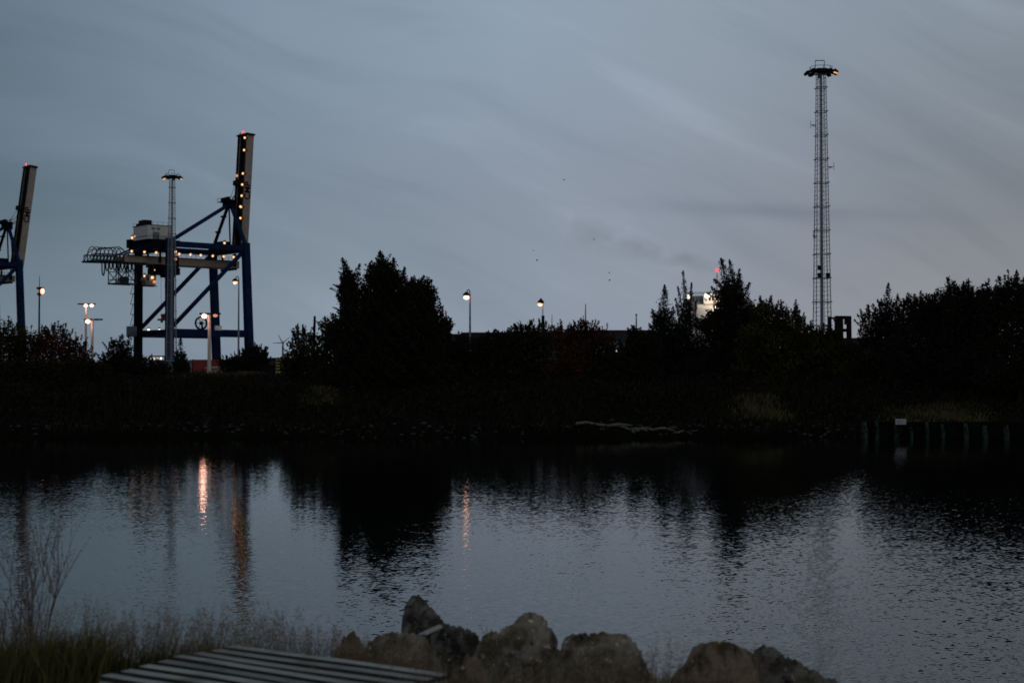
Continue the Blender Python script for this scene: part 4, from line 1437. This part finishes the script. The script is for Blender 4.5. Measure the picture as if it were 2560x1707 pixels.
# right trees
plant('tree', 'wispy pointed tree at the left end of the right-hand thicket', 'tree', 86, [(2178, 822, 32, 46), (2220, 800, 34, 55), (2190, 880, 50, 55), (2230, 850, 40, 60)], L_GREEN, GB, nsh=190, shl=0.6, dens=300, spikes=((2215, 780, 2218, 708, 20), (2170, 800, 2172, 762, 12), (2240, 780, 2242, 735, 12)))
plant('tree', 'dense dark tree with level top in the right-hand thicket', 'tree', 82, [(2290, 800, 56, 60), (2350, 790, 60, 62), (2300, 880, 90, 80), (2380, 850, 70, 80)], L_GREEN, GB, nsh=330, shl=0.5, dens=520, spikes=((2300, 760, 2302, 728, 12),))
plant('tree', 'dark tree with brushy upright shoots near the right edge', 'tree', 80, [(2400, 770, 46, 56), (2450, 780, 50, 60), (2430, 860, 80, 90)], L_GREEN, GB, nsh=260, shl=0.6, up=0.75, dens=500, spikes=((2370, 740, 2372, 694, 20), (2392, 740, 2390, 702, 16), (2425, 740, 2424, 702, 16), (2380, 740, 2382, 706, 16), (2450, 740, 2455, 712, 14)))
plant('tree', 'tallest brushy tree cut by the right edge of the thicket', 'tree', 78, [(2490, 770, 46, 56), (2540, 760, 50, 62), (2600, 770, 50, 60), (2520, 860, 90, 100), (2600, 860, 60, 90)], L_GREEN, GB, nsh=340, shl=0.7, up=0.75, dens=480, spikes=((2470, 750, 2466, 706, 14), (2505, 740, 2498, 690, 16), (2520, 740, 2512, 688, 16), (2545, 730, 2543, 676, 20), (2552, 730, 2560, 690, 14), (2575, 740, 2580, 690, 14)))

# low undergrowth and grass on the far bank (uncountable)
def blades(cx, cy, cz, h, w, lean=0.35, curve=0.25, tipw=0.15, tone=None):
    n = len(cx)
    a = rng.random(n) * 2 * PI
    ld = np.stack([np.cos(a), np.sin(a), np.zeros(n)], 1) * (lean * rng.random(n))[:, None]
    ld[:, 0] += 0.08
    b0 = np.stack([cx, cy, cz], 1)
    up = np.array([0, 0, 1.0])
    s = np.stack([np.cos(a + 1.3), 0.3 * np.sin(a + 1.3), np.zeros(n)], 1)
    s /= np.linalg.norm(s, axis=1)[:, None]
    rows = []
    for f_, wf in ((0, 1), (0.5, 0.8), (1.0, tipw)):
        c = b0 + up * (h * f_ * (1 - 0.12 * f_))[:, None] + ld * (h * (f_ * 0.5 + curve * 3 * f_ * f_))[:, None]
        rows += [c - s * (w * wf * 0.5)[:, None], c + s * (w * wf * 0.5)[:, None]]
    V = np.stack(rows, 1).reshape(-1, 3)
    i0 = np.arange(n) * 6
    Fq = np.concatenate([np.stack([i0, i0 + 1, i0 + 3, i0 + 2], 1), np.stack([i0 + 2, i0 + 3, i0 + 5, i0 + 4], 1)])
    tone = rng.random(n) if tone is None else tone
    return V, Fq, np.repeat(tone, 6), (rows[4] + rows[5]) / 2


G_BANK = leafmat('bank_grass_blades', (0.005, 0.007, 0.003), (0.022, 0.021, 0.008))
G_DRY = leafmat('dry_grass_blades', (0.09, 0.075, 0.04), (0.22, 0.18, 0.11))


def grass_obj(name, V, Fq, tone, mat, **kw):
    o = mesh_np(name, V, Fq, mat, cols=np.repeat(tone[:, None], 3, 1))
    tag(o, kind='stuff', **kw)
    return o


n = 26000
gx = rng.uniform(-34, 34, n)
gy = 71 + 22 * rng.random(n) ** 1.1
gz = ground_h(gx, gy)
ok = gz > 0.1
gx, gy, gz = gx[ok], gy[ok], gz[ok]
pt = vnoise(gx, gy, 3.0, 6)
hh = (0.35 + 0.25 * rng.random(len(gx))) * (0.8 + 0.5 * pt)
V, Fq, tn, _ = blades(gx, gy, gz - 0.03, hh, np.full(len(gx), 0.07), 0.5)
grass_obj('bank_grass', V, Fq, np.clip(tn * 0.5 + np.repeat(pt, 6) * 0.4, 0, 1) * 0.6, G_BANK, label='rough dark grass covering the slope of the far bank', cat='grass')


def dry_patch(px0, px1, D0, D1, n, h, label, zoff=0):
    x0, x1 = P(px0, 930, (D0 + D1) / 2).x, P(px1, 930, (D0 + D1) / 2).x
    x = np.clip((x0 + x1) / 2 + rng.normal(size=n) * (x1 - x0) * 0.27, x0 - 1, x1 + 1)
    y = rng.uniform(D0, D1, n)
    e = np.clip(1.1 - np.abs((x - x0) / (x1 - x0) * 2 - 1) ** 2 * 0.7, 0.15, 1) * (0.75 + 0.35 * vnoise(x, y, 0.9, 2))
    z = ground_h(x, y)
    V, Fq, tn, _ = blades(x, y, z - 0.02, h * e * (0.6 + 0.5 * rng.random(n)), np.full(n, 0.05), 0.45)
    return grass_obj('dry_grass', V, Fq, tn, G_DRYB, label=label, cat='grass')


G_DRYB = leafmat('bank_dry_grass', (0.022, 0.024, 0.009), (0.11, 0.09, 0.040))
dry_patch(752, 850, 77.5, 80, 1700, 0.5, 'pale dry grass patch at the left foot of the big tree')
dry_patch(2200, 2500, 73.0, 77, 2600, 0.6, 'pale dry grass strip above the timber quay wall')
dry_patch(1820, 1980, 73.5, 78, 1100, 0.8, 'greenish tall grass clump on the bank below the pointed trees')
dry_patch(400, 720, 86, 92, 2600, 0.55, 'thin brownish grass along the bank top below the lit crane')

n = 22000
ux = rng.uniform(-36, 36, n)
uy = rng.uniform(73, 88, n)
uz = ground_h(ux, uy)
mound = np.clip(vnoise(ux, uy, 2.2, 9) + 0.35, 0, 1.2)
gap = np.exp(-((ux + 18.5) / 6.0) ** 2)                     # open grassy top below the crane
mound = mound * (1 - 0.85 * gap * (uy > 79)) * (1 - 0.8 * np.exp(-((ux - 24) / 3.2) ** 2) * (uy < 78))
cen = np.stack([ux, uy, uz + rng.random(n) * mound * 1.1], 1)
V, Fq = leaf_quads(cen, 0.22)
tint = np.repeat(rng.random(n) * 0.6, 4)
u_ = mesh_np('undergrowth', V, Fq, L_GREEN, cols=np.repeat(tint[:, None], 3, 1))
tag(u_, 'low dark brambles and undergrowth along the foot of the far bank', 'undergrowth', kind='stuff')

# ------------------------------------------------------------------ shoreline details
M_DRIFT = pmat('driftwood', (0.13, 0.14, 0.10), 0.9, vary=0.5, scale=3)
LG = 'driftwood logs on the far shoreline'
logs = ((1440, 1058, 1580, 1064, 0.07, 'leftmost thin pale driftwood log at the far waterline'),
        (1540, 1066, 1620, 1076, 0.08, 'bent pale log second from the left at the far waterline'),
        (1570, 1078, 1605, 1075, 0.11, 'short thick pale log in the middle of the driftwood'),
        (1615, 1070, 1690, 1073, 0.06, 'thin pale log right of the thick one'),
        (1685, 1078, 1735, 1081, 0.05, 'faint driftwood stick second from the right'),
        (1770, 1086, 1795, 1080, 0.05, 'rightmost short driftwood stick at the far waterline'))
for i, (x0, y0, x1, y1, r, lb) in enumerate(logs):
    a = P(x0, y0, 71.5)
    b_ = P(x1, y1, 71.5)
    m = MB()
    pts = [a.lerp(b_, f_) + Vector((0, 0.3 * math.sin(f_ * 5 + i), 0.06 * math.sin(f_ * 9 + i))) for f_ in (0, .2, .4, .6, .8, 1)]
    m.tube(pts, [r, r * 1.1, r * 0.95, r, r * 0.8, r * 0.5], 7)
    c = a.lerp(b_, 0.6)
    m.tube([c, c + Vector((0.35, -0.1, 0.07)), c + Vector((0.6, -0.1, 0.1))], [r * 0.5, r * .35, r * .15], 5)
    c0 = sum((Vector(v) for v in m.v), Vector()) / len(m.v)
    m.v = [tuple(Vector(v) - c0) for v in m.v]
    lo = m.build('log', M_DRIFT, None, c0)
    tag(lo, lb, 'log', LG)

def stone_mesh(m, c, s, seed, n=3):
    r_ = random.Random(seed)
    base = len(m.v)
    tmp = MB().ball((0, 0, 0), 1, 12, 8)
    pl = [(Vector((r_.uniform(-1, 1), r_.uniform(-1, 1), r_.uniform(-1, 1))).normalized(), r_.uniform(0.6, 0.9)) for _ in range(12)]
    vs = []
    for v in tmp.v:
        v = Vector(v)
        for n_, d_ in pl:
            e = v.dot(n_) - d_
            if e > 0: v = v - n_ * e
        vs.append(Vector(c) + Vector((v.x * s[0], v.y * s[1], v.z * s[2])))
    m.add(vs, tmp.f)


M_STONE = pmat('shore_stone', (0.035, 0.038, 0.036), 0.9, vary=0.4)
m = MB()
for i in range(300):
    x = rng.uniform(-26, 27)
    y = 71.3 + abs(rng.normal()) * 1.2
    z = float(ground_h(x, y))
    if z < -0.3 or z > 1.4: continue
    s = rng.uniform(0.05, 0.13)
    stone_mesh(m, (x, y, z + s * 0.2), (s * 1.3, s, s * 0.7), i)
tag(m.build('shore_stones', M_STONE), 'scattered small stones along the far waterline', 'stones', kind='stuff')

# timber quay wall on the right
x0, x1 = P(2158, 1095, 70.3).x, P(2600, 1095, 70.3).x
t = empty('quay_wall', (x0, 70.3, 0), 0, 'dark timber quay wall with algae-green posts on the right bank', 'quay wall')
m = MB()
for k in range(4):
    m.bbox(0.1 * (k % 2), x1 - x0, 0.12, 0.26, -0.8 + k * 0.42, -0.42 + k * 0.42)
M_PLANK = pmat('wet_dark_timber', (0.005, 0.006, 0.005), 0.9, spec=0.05, vary=0.5, scale=2)
M_ALGAE = pmat('algae_post', (0.035, 0.066, 0.052), 0.9, spec=0.1, scale=4.5, col2=(0.002, 0.004, 0.003))
m.build('planking', M_PLANK, t)
for i, (px, top, wd) in enumerate(((2163, 1054, .16), (2194, 1048, .1), (2243, 1060, .12), (2280, 1068, .08), (2320, 1055, .09), (2359, 1060, .1), (2417, 1058, .12), (2465, 1064, .14), (2518, 1062, .15), (2575, 1060, .13))):
    xx = P(px, 1090, 70.1).x - x0
    zt = P(px, top, 70.1).z
    pz = MB()
    pz.tube([(xx + 0.02, -0.12, -1.2), (xx, -0.1, zt * 0.5), (xx - 0.03, -0.08, zt)], [wd * .9, wd, wd * .75], 8)
    pz.build('post', M_ALGAE, t)
q = P(2253, 1054, 69.9)
t = empty('sign_board', (q.x, 69.98, q.z), 0, 'small white rectangular sign fixed on the quay wall', 'sign')
MB().bbox(-0.26, 0.26, -0.03, 0.03, -0.14, 0.14).build('board', pmat('grubby_sign_face', (0.38, 0.40, 0.41), 0.7, vary=0.4, scale=9), t)
m = MB()
for zz, x0_, x1_ in ((0.05, -0.2, 0.18), (-0.02, -0.18, 0.2), (-0.08, -0.2, 0.05)):
    m.bbox(x0_, x1_, -0.036, -0.031, zz - 0.008, zz + 0.008)
m.build('text_line', M_HOUSE2, t)
MB().bbox(-0.04, 0.04, 0.03, 0.1, -0.6, 0.14).build('bracket', M_DARK, t)

# ------------------------------------------------------------------ foreground rocks
def rockmat(name, base, moss, dark):
    m = bpy.data.materials.new(name)
    m.use_nodes = True
    nt = m.node_tree
    b = nt.nodes['Principled BSDF']
    b.inputs['Roughness'].default_value = 0.9
    b.inputs['Specular IOR Level'].default_value = 0.15
    tc = N(nt, 'ShaderNodeTexCoord')
    def nz(s, d=5, r=0.6):
        n = N(nt, 'ShaderNodeTexNoise')
        n.inputs['Scale'].default_value = s
        n.inputs['Detail'].default_value = d
        n.inputs['Roughness'].default_value = r
        nt.links.new(tc.outputs['Object'], n.inputs['Vector'])
        return n.outputs['Fac']
    c = mixc(nt, 'MIX', ramp(nt, nz(9), [(0.42, (0, 0, 0)), (0.62, (1, 1, 1))]), base, dark)
    c = mixc(nt, 'MIX', ramp(nt, nz(4.5), [(0.48, (0, 0, 0)), (0.66, (0.8, 0.8, 0.8))]), c, moss)
    c = mixc(nt, 'MIX', ramp(nt, nz(26, 3), [(0.64, (0, 0, 0)), (0.72, (1, 1, 1))]), c, tuple(min(1, v * 2.6) for v in base))
    c = mixc(nt, 'MIX', ramp(nt, nz(19, 4), [(0.30, (1, 1, 1)), (0.38, (0, 0, 0))]), c, tuple(v * 0.3 for v in dark))
    nt.links.new(c, b.inputs['Base Color'])
    bn = N(nt, 'ShaderNodeBump')
    bn.inputs['Strength'].default_value = 0.9
    bn.inputs['Distance'].default_value = 0.06
    nt.links.new(nz(30, 8, 0.7), bn.inputs['Height'])
    nt.links.new(bn.outputs[0], b.inputs['Normal'])
    return m


R_BROWN = rockmat('brown_rock', (0.38, 0.34, 0.27), (0.17, 0.15, 0.085), (0.03, 0.028, 0.025))
R_DARK = rockmat('dark_rock', (0.22, 0.21, 0.18), (0.09, 0.09, 0.06), (0.02, 0.02, 0.019))
R_RUST = rockmat('rusty_rock', (0.30, 0.24, 0.16), (0.17, 0.12, 0.05), (0.032, 0.028, 0.022))
from mathutils import noise as mnoise


def rock(outline, D, depth, mat, label, seed, zbot=None):
    """outline: (px, py) points along the top silhouette, left to right; the stone is a lofted, rounded solid with that ridge."""
    pts = [P(px, py, D) for px, py in outline]
    xs_ = np.array([p.x for p in pts])
    zs_ = np.array([p.z for p in pts])
    cxm = (xs_[0] + xs_[-1]) / 2
    zb = zbot if zbot is not None else float(ground_h(cxm, D)) - 0.15
    NX, NA = 80, 60
    vs, fs = [], []
    off = Vector((seed * 3.7, seed * 1.3, 0))
    wid = xs_[-1] - xs_[0]
    for i in range(NX + 1):
        f_ = i / NX
        x = xs_[0] + wid * (0.5 - 0.5 * math.cos(PI * f_))
        zt = float(np.interp(x, xs_, zs_))
        u_ = (x - cxm) / (wid / 2)
        dd = depth / 2 * (max(0.0, 1 - abs(u_) ** 3.2)) ** 0.5 * (0.85 + 0.3 * math.sin(seed + u_ * 2)) + 0.004
        hh_ = max(0.01, (zt - zb))
        for j in range(NA):
            a = 2 * PI * j / NA
            ca, sa = math.cos(a), math.sin(a)
            y = math.copysign(abs(ca) ** 0.8, ca) * dd
            if sa >= 0:
                z = zb + hh_ * (0.45 + 0.55 * sa ** 0.75) if hh_ > 0.02 else zt
            else:
                z = zb + hh_ * (0.45 - 0.45 * abs(sa) ** 0.6)
            vs.append(Vector((x - cxm, y, z - zb)))
    out = []
    for v in vs:
        q = v * 5 + off
        n_ = mnoise.noise(q) * 0.03 + (0.5 - abs(mnoise.noise(q * 2.2))) * 0.022 + abs(mnoise.noise(q * 5)) * 0.018 + mnoise.noise(q * 12) * 0.012 - 0.012
        vd = mnoise.voronoi(v * 7 + off)[0]
        n_ += -min(0.5, vd[0]) * 0.05 + 0.012 - (0.018 if vd[1] - vd[0] < 0.07 else 0)
        r_ = Vector((v.x, v.y, v.z - (zs_.max() - zb) * 0.45))
        if r_.length > 1e-4: r_.normalize()
        # chiselled planes
        v2 = v + r_ * n_
        out.append(v2)
    # chisel flat fracture faces on the broad sides, keeping the ridge
    rr = random.Random(seed * 7 + 1)
    mid = Vector((0, 0, (zs_.max() - zb) * 0.5))
    for _ in range(16):
        n3 = Vector((rr.uniform(-0.6, 0.6), -rr.uniform(0.6, 1.0) if rr.random() < 0.8 else rr.uniform(0.6, 1), rr.uniform(-0.15, 0.38))).normalized()
        sp_m = max((v - mid).dot(n3) for v in out)
        lim = sp_m * rr.uniform(0.70, 0.92)
        for q_i, v in enumerate(out):
            e_ = (v - mid).dot(n3) - lim
            if e_ > 0: out[q_i] = v - n3 * e_ * 0.92
    for i in range(NX):
        for j in range(NA):
            a_, b2 = i * NA + j, i * NA + (j + 1) % NA
            fs.append((a_, b2, b2 + NA, a_ + NA))
    fs.append(tuple(range(NA))[::-1])
    fs.append(tuple(range(NX * NA, (NX + 1) * NA)))
    o = mesh_np('rock', out, fs, mat, loc=(cxm, D, zb), smooth=True)
    tag(o, label, 'rock', 'boulders along the near shore')
    return o


rock([(1001, 1600), (1003, 1540), (1008, 1492), (1022, 1479), (1040, 1481), (1060, 1492), (1080, 1518), (1100, 1538), (1114, 1558), (1118, 1600)], 8.7, 0.34, R_DARK, 'tall upright stone standing behind the others, pointed at its left', 1, 1.15)
rock([(828, 1640), (838, 1610), (856, 1585), (880, 1576), (900, 1586), (915, 1606), (922, 1640)], 8.0, 0.24, R_RUST, 'small rusty-brown stone at the left end of the row', 2, 1.3)
rock([(896, 1660), (906, 1598), (940, 1582), (985, 1576), (1030, 1576), (1070, 1588), (1100, 1604), (1115, 1650)], 7.8, 0.36, R_BROWN, 'low wide grey-brown stone in front of the upright one', 3, 1.3)
rock([(1070, 1680), (1078, 1600), (1100, 1562), (1135, 1553), (1165, 1556), (1185, 1575), (1204, 1600), (1215, 1690)], 7.9, 0.36, R_DARK, 'dark greenish rounded stone left of the largest boulder', 4, 1.2)
rock([(1170, 1720), (1188, 1612), (1205, 1586), (1226, 1568), (1256, 1556), (1280, 1545), (1305, 1530), (1328, 1520), (1350, 1530), (1372, 1556), (1390, 1586), (1402, 1630), (1418, 1720)], 7.6, 0.5, R_BROWN, 'largest craggy boulder in the middle of the row', 5, 1.15)
rock([(1376, 1740), (1398, 1626), (1410, 1605), (1436, 1588), (1475, 1580), (1512, 1572), (1553, 1579), (1590, 1598), (1614, 1640), (1636, 1694), (1650, 1750)], 7.3, 0.5, R_BROWN, 'broad domed boulder right of the largest one', 6, 1.1)
rock([(1655, 1760), (1680, 1694), (1705, 1652), (1740, 1618), (1776, 1602), (1820, 1598), (1856, 1604), (1888, 1630), (1915, 1760)], 7.0, 0.45, R_RUST, 'smooth mossy-brown boulder in the right pair', 7, 1.0)
rock([(1850, 1740), (1866, 1622), (1878, 1604), (1900, 1595), (1924, 1600), (1972, 1636), (2048, 1680), (2096, 1706), (2130, 1740), (2150, 1765)], 7.1, 0.45, R_DARK, 'dark wedge-shaped boulder sloping down to the right at the row end', 8, 1.0)
rock([(1100, 1740), (1120, 1680), (1160, 1640), (1190, 1630), (1215, 1660), (1235, 1740)], 7.2, 0.3, R_RUST, 'half-hidden low stone beside the pallet corner', 9, 1.2)

# pale broken slat lying on the rocks
a, b_ = P(1060, 1583, 7.55), P(1102, 1564, 7.6)
m = MB().bar(a - a, b_ - a, 0.035, 0.012)
m.add([(0, 0, -.006), (-0.03, 0.01, -.004), (-0.012, 0.02, .004)], [(0, 1, 2)])
o = m.build('wood_slat', pmat('bleached_wood', (0.42, 0.44, 0.42), 0.7), None, a)
tag(o, 'short pale broken slat lying on the stones below the upright rock', 'wood scrap')

# ------------------------------------------------------------------ pallet
M_PAL = bpy.data.materials.new('weathered_pallet_wood')
M_PAL.use_nodes = True
nt = M_PAL.node_tree
b = nt.nodes['Principled BSDF']
b.inputs['Roughness'].default_value = 0.85
b.inputs['Specular IOR Level'].default_value = 0.2
tcp = N(nt, 'ShaderNodeTexCoord')
mp = N(nt, 'ShaderNodeMapping')
mp.inputs['Scale'].default_value = (2.0, 40, 40)
nt.links.new(tcp.outputs['Object'], mp.inputs['Vector'])
n_ = N(nt, 'ShaderNodeTexNoise')
n_.inputs['Scale'].default_value = 1.5
n_.inputs['Detail'].default_value = 5
nt.links.new(mp.outputs[0], n_.inputs['Vector'])
c1 = ramp(nt, n_.outputs['Fac'], [(0.3, (0.20, 0.215, 0.20)), (0.7, (0.46, 0.49, 0.465))])
n2 = N(nt, 'ShaderNodeTexNoise')
n2.inputs['Scale'].default_value = 6
n2.inputs['Detail'].default_value = 4
nt.links.new(tcp.outputs['Object'], n2.inputs['Vector'])
oi = N(nt, 'ShaderNodeObjectInfo')
c1 = mixc(nt, 'MULTIPLY', 1.0, c1, ramp(nt, oi.outputs['Random'], [(0.0, (0.62, 0.62, 0.60)), (0.5, (1.0, 0.98, 0.95)), (1.0, (1.15, 1.12, 1.1))]))
c1 = mixc(nt, 'MULTIPLY', ramp(nt, n2.outputs['Fac'], [(0.5, (0, 0, 0)), (0.75, (0.8, 0.8, 0.8))]), c1, (0.55, 0.45, 0.36))
nt.links.new(c1, b.inputs['Base Color'])
bn = N(nt, 'ShaderNodeBump')
bn.inputs['Strength'].default_value = 0.4
bn.inputs['Distance'].default_value = 0.004
nt.links.new(n_.outputs['Fac'], bn.inputs['Height'])
nt.links.new(bn.outputs[0], b.inputs['Normal'])
M_GAP_SHADE = pmat('shaded_board_edge', (0.05, 0.05, 0.045), 0.95, spec=0.1, vary=0.5, scale=12)  # dark board sides: shade of the gaps put into the colour
PT = (-1.10, 6.42, 2.0)
t = empty('wooden_pallet', (PT[0] + 0.03, PT[1], 1.797), rad(-32.5), 'weathered grey wooden pallet lying in the grass at the front', 'pallet')
LX, LY = 1.30, 0.86
nb = 8
wbd = 0.068
for k in range(nb):
    rk = random.Random(k + 11)
    y = -LY / 2 + wbd / 2 + k * (LY - wbd) / (nb - 1) + rk.uniform(-0.006, 0.006)
    jx = rk.uniform(-0.018, 0.018)
    m = MB()
    nseg = 10
    for s in range(nseg):
        x0_ = -LX / 2 + jx + s * LX / nseg
        sag = lambda x: 0.003 * math.sin(x * 3 + k)
        m.add([(x0_, y - wbd / 2, 0.125 + sag(x0_)), (x0_ + LX / nseg, y - wbd / 2, 0.125 + sag(x0_ + LX / nseg)), (x0_ + LX / nseg, y + wbd / 2, 0.125 + sag(x0_ + LX / nseg)), (x0_, y + wbd / 2, 0.125 + sag(x0_)),
               (x0_, y - wbd / 2 + .002, 0.147 + sag(x0_)), (x0_ + LX / nseg, y - wbd / 2 + .002, 0.147 + sag(x0_ + LX / nseg)), (x0_ + LX / nseg, y + wbd / 2 - .002, 0.147 + sag(x0_ + LX / nseg)), (x0_, y + wbd / 2 - .002, 0.147 + sag(x0_))],
              [(0, 3, 2, 1), (4, 5, 6, 7), (0, 1, 5, 4), (2, 3, 7, 6)] + ([(3, 0, 4, 7)] if s == 0 else []) + ([(1, 2, 6, 5)] if s == nseg - 1 else []))
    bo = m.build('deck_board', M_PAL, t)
    bo.data.materials.append(M_GAP_SHADE)
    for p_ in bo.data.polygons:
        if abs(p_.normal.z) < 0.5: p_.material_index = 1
for x in (-LX / 2 + 0.05, 0, LX / 2 - 0.05):
    MB().bbox(x - 0.05, x + 0.05, -LY / 2, LY / 2, 0.10, 0.1225).build('stringer_board', M_PAL, t)
    for y in (-LY / 2 + 0.07, 0, LY / 2 - 0.07):
        MB().bbox(x - 0.048, x + 0.048, y - 0.068, y + 0.068, 0.0225, 0.0995).build('block', M_PAL, t)
for y in (-LY / 2 + 0.07, 0, LY / 2 - 0.07):
    MB().bbox(-LX / 2, LX / 2, y - 0.05, y + 0.05, 0.0, 0.022).build('bottom_board', M_PAL, t)
# ------------------------------------------------------------------ foreground grass
G_NEAR = leafmat('near_grass_blades', (0.030, 0.034, 0.010), (0.12, 0.10, 0.035))
G_SEED = leafmat('seed_heads', (0.12, 0.09, 0.06), (0.28, 0.22, 0.16))


def near_grass(x, y, h, w, mat, label, seeds=0.0, drytone=None, lean=0.5, seed_h=(0.06, 0.12)):
    z = ground_h(x, y)
    V, Fq, tn, tips = blades(x, y, z - 0.01, h, w, lean, 0.2)
    o = grass_obj('grass', V, Fq, tn, mat, label=label, cat='grass')
    if seeds:
        pk = rng.random(len(x)) < seeds
        T = tips[pk]
        k = 22
        c = np.repeat(T, k, 0)
        hgt = rng.random(len(c))
        ln = rng.uniform(*seed_h, len(T)).repeat(k)
        c = c + np.stack([rng.normal(size=len(c)) * 0.014 * (1.2 - hgt), rng.normal(size=len(c)) * 0.014 * (1.2 - hgt), (hgt - 0.5) * ln], 1)
        V, Fq = leaf_quads(c, 0.009, 1.5, 0.35)
        tt = np.repeat(rng.random(len(c)), 4)
        s_ = mesh_np('seed_heads', V, Fq, G_SEED, cols=np.repeat(tt[:, None], 3, 1))
        tag(s_, 'fluffy pale seed heads above the ' + label, 'seed heads', kind='stuff')
    return o


# dense dark bank of grass on the left
n = 15000
x = rng.uniform(-3.4, -0.62, n)
y = rng.uniform(6.4, 8.5, n)
cx_, sx__ = math.cos(rad(-32.5)), math.sin(rad(-32.5))
lxp = (x - PT[0]) * cx_ + (y - PT[1]) * sx__
lyp = -(x - PT[0]) * sx__ + (y - PT[1]) * cx_
inside = (abs(lxp) < 0.67) & (abs(lyp) < 0.46)
front = (y < 6.9) & (x > -1.9)
edge = np.interp(x, [-3.4, -2.6, -1.6, -1.0, -0.62], [1.0, 1.0, 0.95, 0.62, 0.3])
keep = ~inside & ~front & (rng.random(n) < edge)
x, y, ed = x[keep], y[keep], edge[keep]
hgt = (0.20 + 0.16 * rng.random(len(x))) * (0.6 + 0.4 * ed) * (1 + 0.25 * vnoise(x, y, 0.35, 3))
near_grass(x, y, hgt, np.full(len(x), 0.009), G_NEAR, 'dense dark green grass behind and left of the pallet')
n = 2600
x = -3.1 + 2.7 * rng.random(n) ** 0.75
y = rng.uniform(6.9, 8.4, n)
near_grass(x, y, np.interp(x, [-3.1, -2.2, -1.2, -.5], [0.40, 0.50, 0.46, 0.30]) * (0.7 + 0.4 * rng.random(n)), np.full(n, 0.0025), G_DRY, 'thin dry stalks rising out of the dark grass', seeds=0.75, lean=0.35)
# short grass around the pallet foot
n = 5200
x = rng.uniform(-2.6, 0.9, n)
y = rng.uniform(5.6, 6.8, n)
lxp = (x - PT[0]) * cx_ + (y - PT[1]) * sx__
lyp = -(x - PT[0]) * sx__ + (y - PT[1]) * cx_
keep = ~((abs(lxp) < 0.67) & (abs(lyp) < 0.45))
x, y = x[keep], y[keep]
near_grass(x, y, 0.06 + 0.09 * rng.random(len(x)), np.full(len(x), 0.008), G_NEAR, 'short grass around the edges of the pallet')
# pale dry grass close to the lens in front of the rocks
n = 2600
x = rng.normal(0.22, 0.33, n)
y = rng.uniform(5.0, 6.5, n)
near_grass(x, y, 0.10 + 0.19 * rng.random(n), np.full(n, 0.005), G_DRY, 'pale dry grass in front of the largest boulder', seeds=0.5, lean=0.4)
n = 90
x = rng.normal(0.70, 0.14, n)
y = rng.uniform(4.2, 5.0, n)
near_grass(x, y, 0.42 + 0.22 * rng.random(n), np.full(n, 0.003), G_DRY, 'sparse tall dry stalks between the two boulder groups', seeds=0.9, lean=0.4)


# dry weed on the left
def weed(name, px, D, h, label, n, spread, seed, r0=0.006):
    r_ = random.Random(seed)
    q = P(px, 930, D)
    gz = float(ground_h(q.x, D))
    m = MB()
    def br(p, d, L_, r, lvl):
        pts = [p]
        dd = d.copy()
        for i in range(4):
            dd = (dd + Vector((r_.uniform(-.12, .12), r_.uniform(-.12, .12), 0.10))).normalized()
            pts.append(pts[-1] + dd * L_ / 4)
        m.tube(pts, r, 4, r2=r * 0.4, cap=False)
        if lvl > 0:
            for k in range(4 if lvl > 1 else 3):
                i = r_.randint(1, 4)
                d2 = (dd + Vector((r_.uniform(-.6, .6), r_.uniform(-.5, .5), r_.uniform(0.0, .4)))).normalized()
                br(pts[i], d2, L_ * r_.uniform(0.35, 0.6), r * 0.5, lvl - 1)
        else:
            for i in (2, 3, 4):
                m.ball(pts[i], 0.004, 4, 3)
    for k in range(n):
        a = r_.uniform(0, 2 * PI)
        d = Vector((math.cos(a) * spread + 0.03, math.sin(a) * spread, 1)).normalized()
        br(Vector((r_.uniform(-.04, .04), r_.uniform(-.04, .04), 0)), d, h * r_.uniform(0.55, 0.8), r0, 2)
    o = m.build(name, M_WEED, None, (q.x, D, gz))
    tag(o, label, 'weed')
    return o


M_WEED = pmat('dry_stalk', (0.15, 0.10, 0.07), 0.9, vary=0.5, scale=8)
weed('dry_weed', 84, 7.5, 0.92, 'tall bare branching dry weed at the left in front of the water', 14, 0.11, 4, 0.004)
weed('dry_weed', 12, 7.2, 0.52, 'shorter dark dry weed at the very left edge', 4, 0.3, 9, 0.009)
weed('dry_weed', 1258, 7.3, 0.44, 'single dark thistle stalk rising left of the largest boulder', 1, 0.12, 12, 0.004)
weed('dry_weed', 250, 7.6, 0.44, 'small dark weed head standing out of the left grass', 2, 0.1, 15, 0.005)
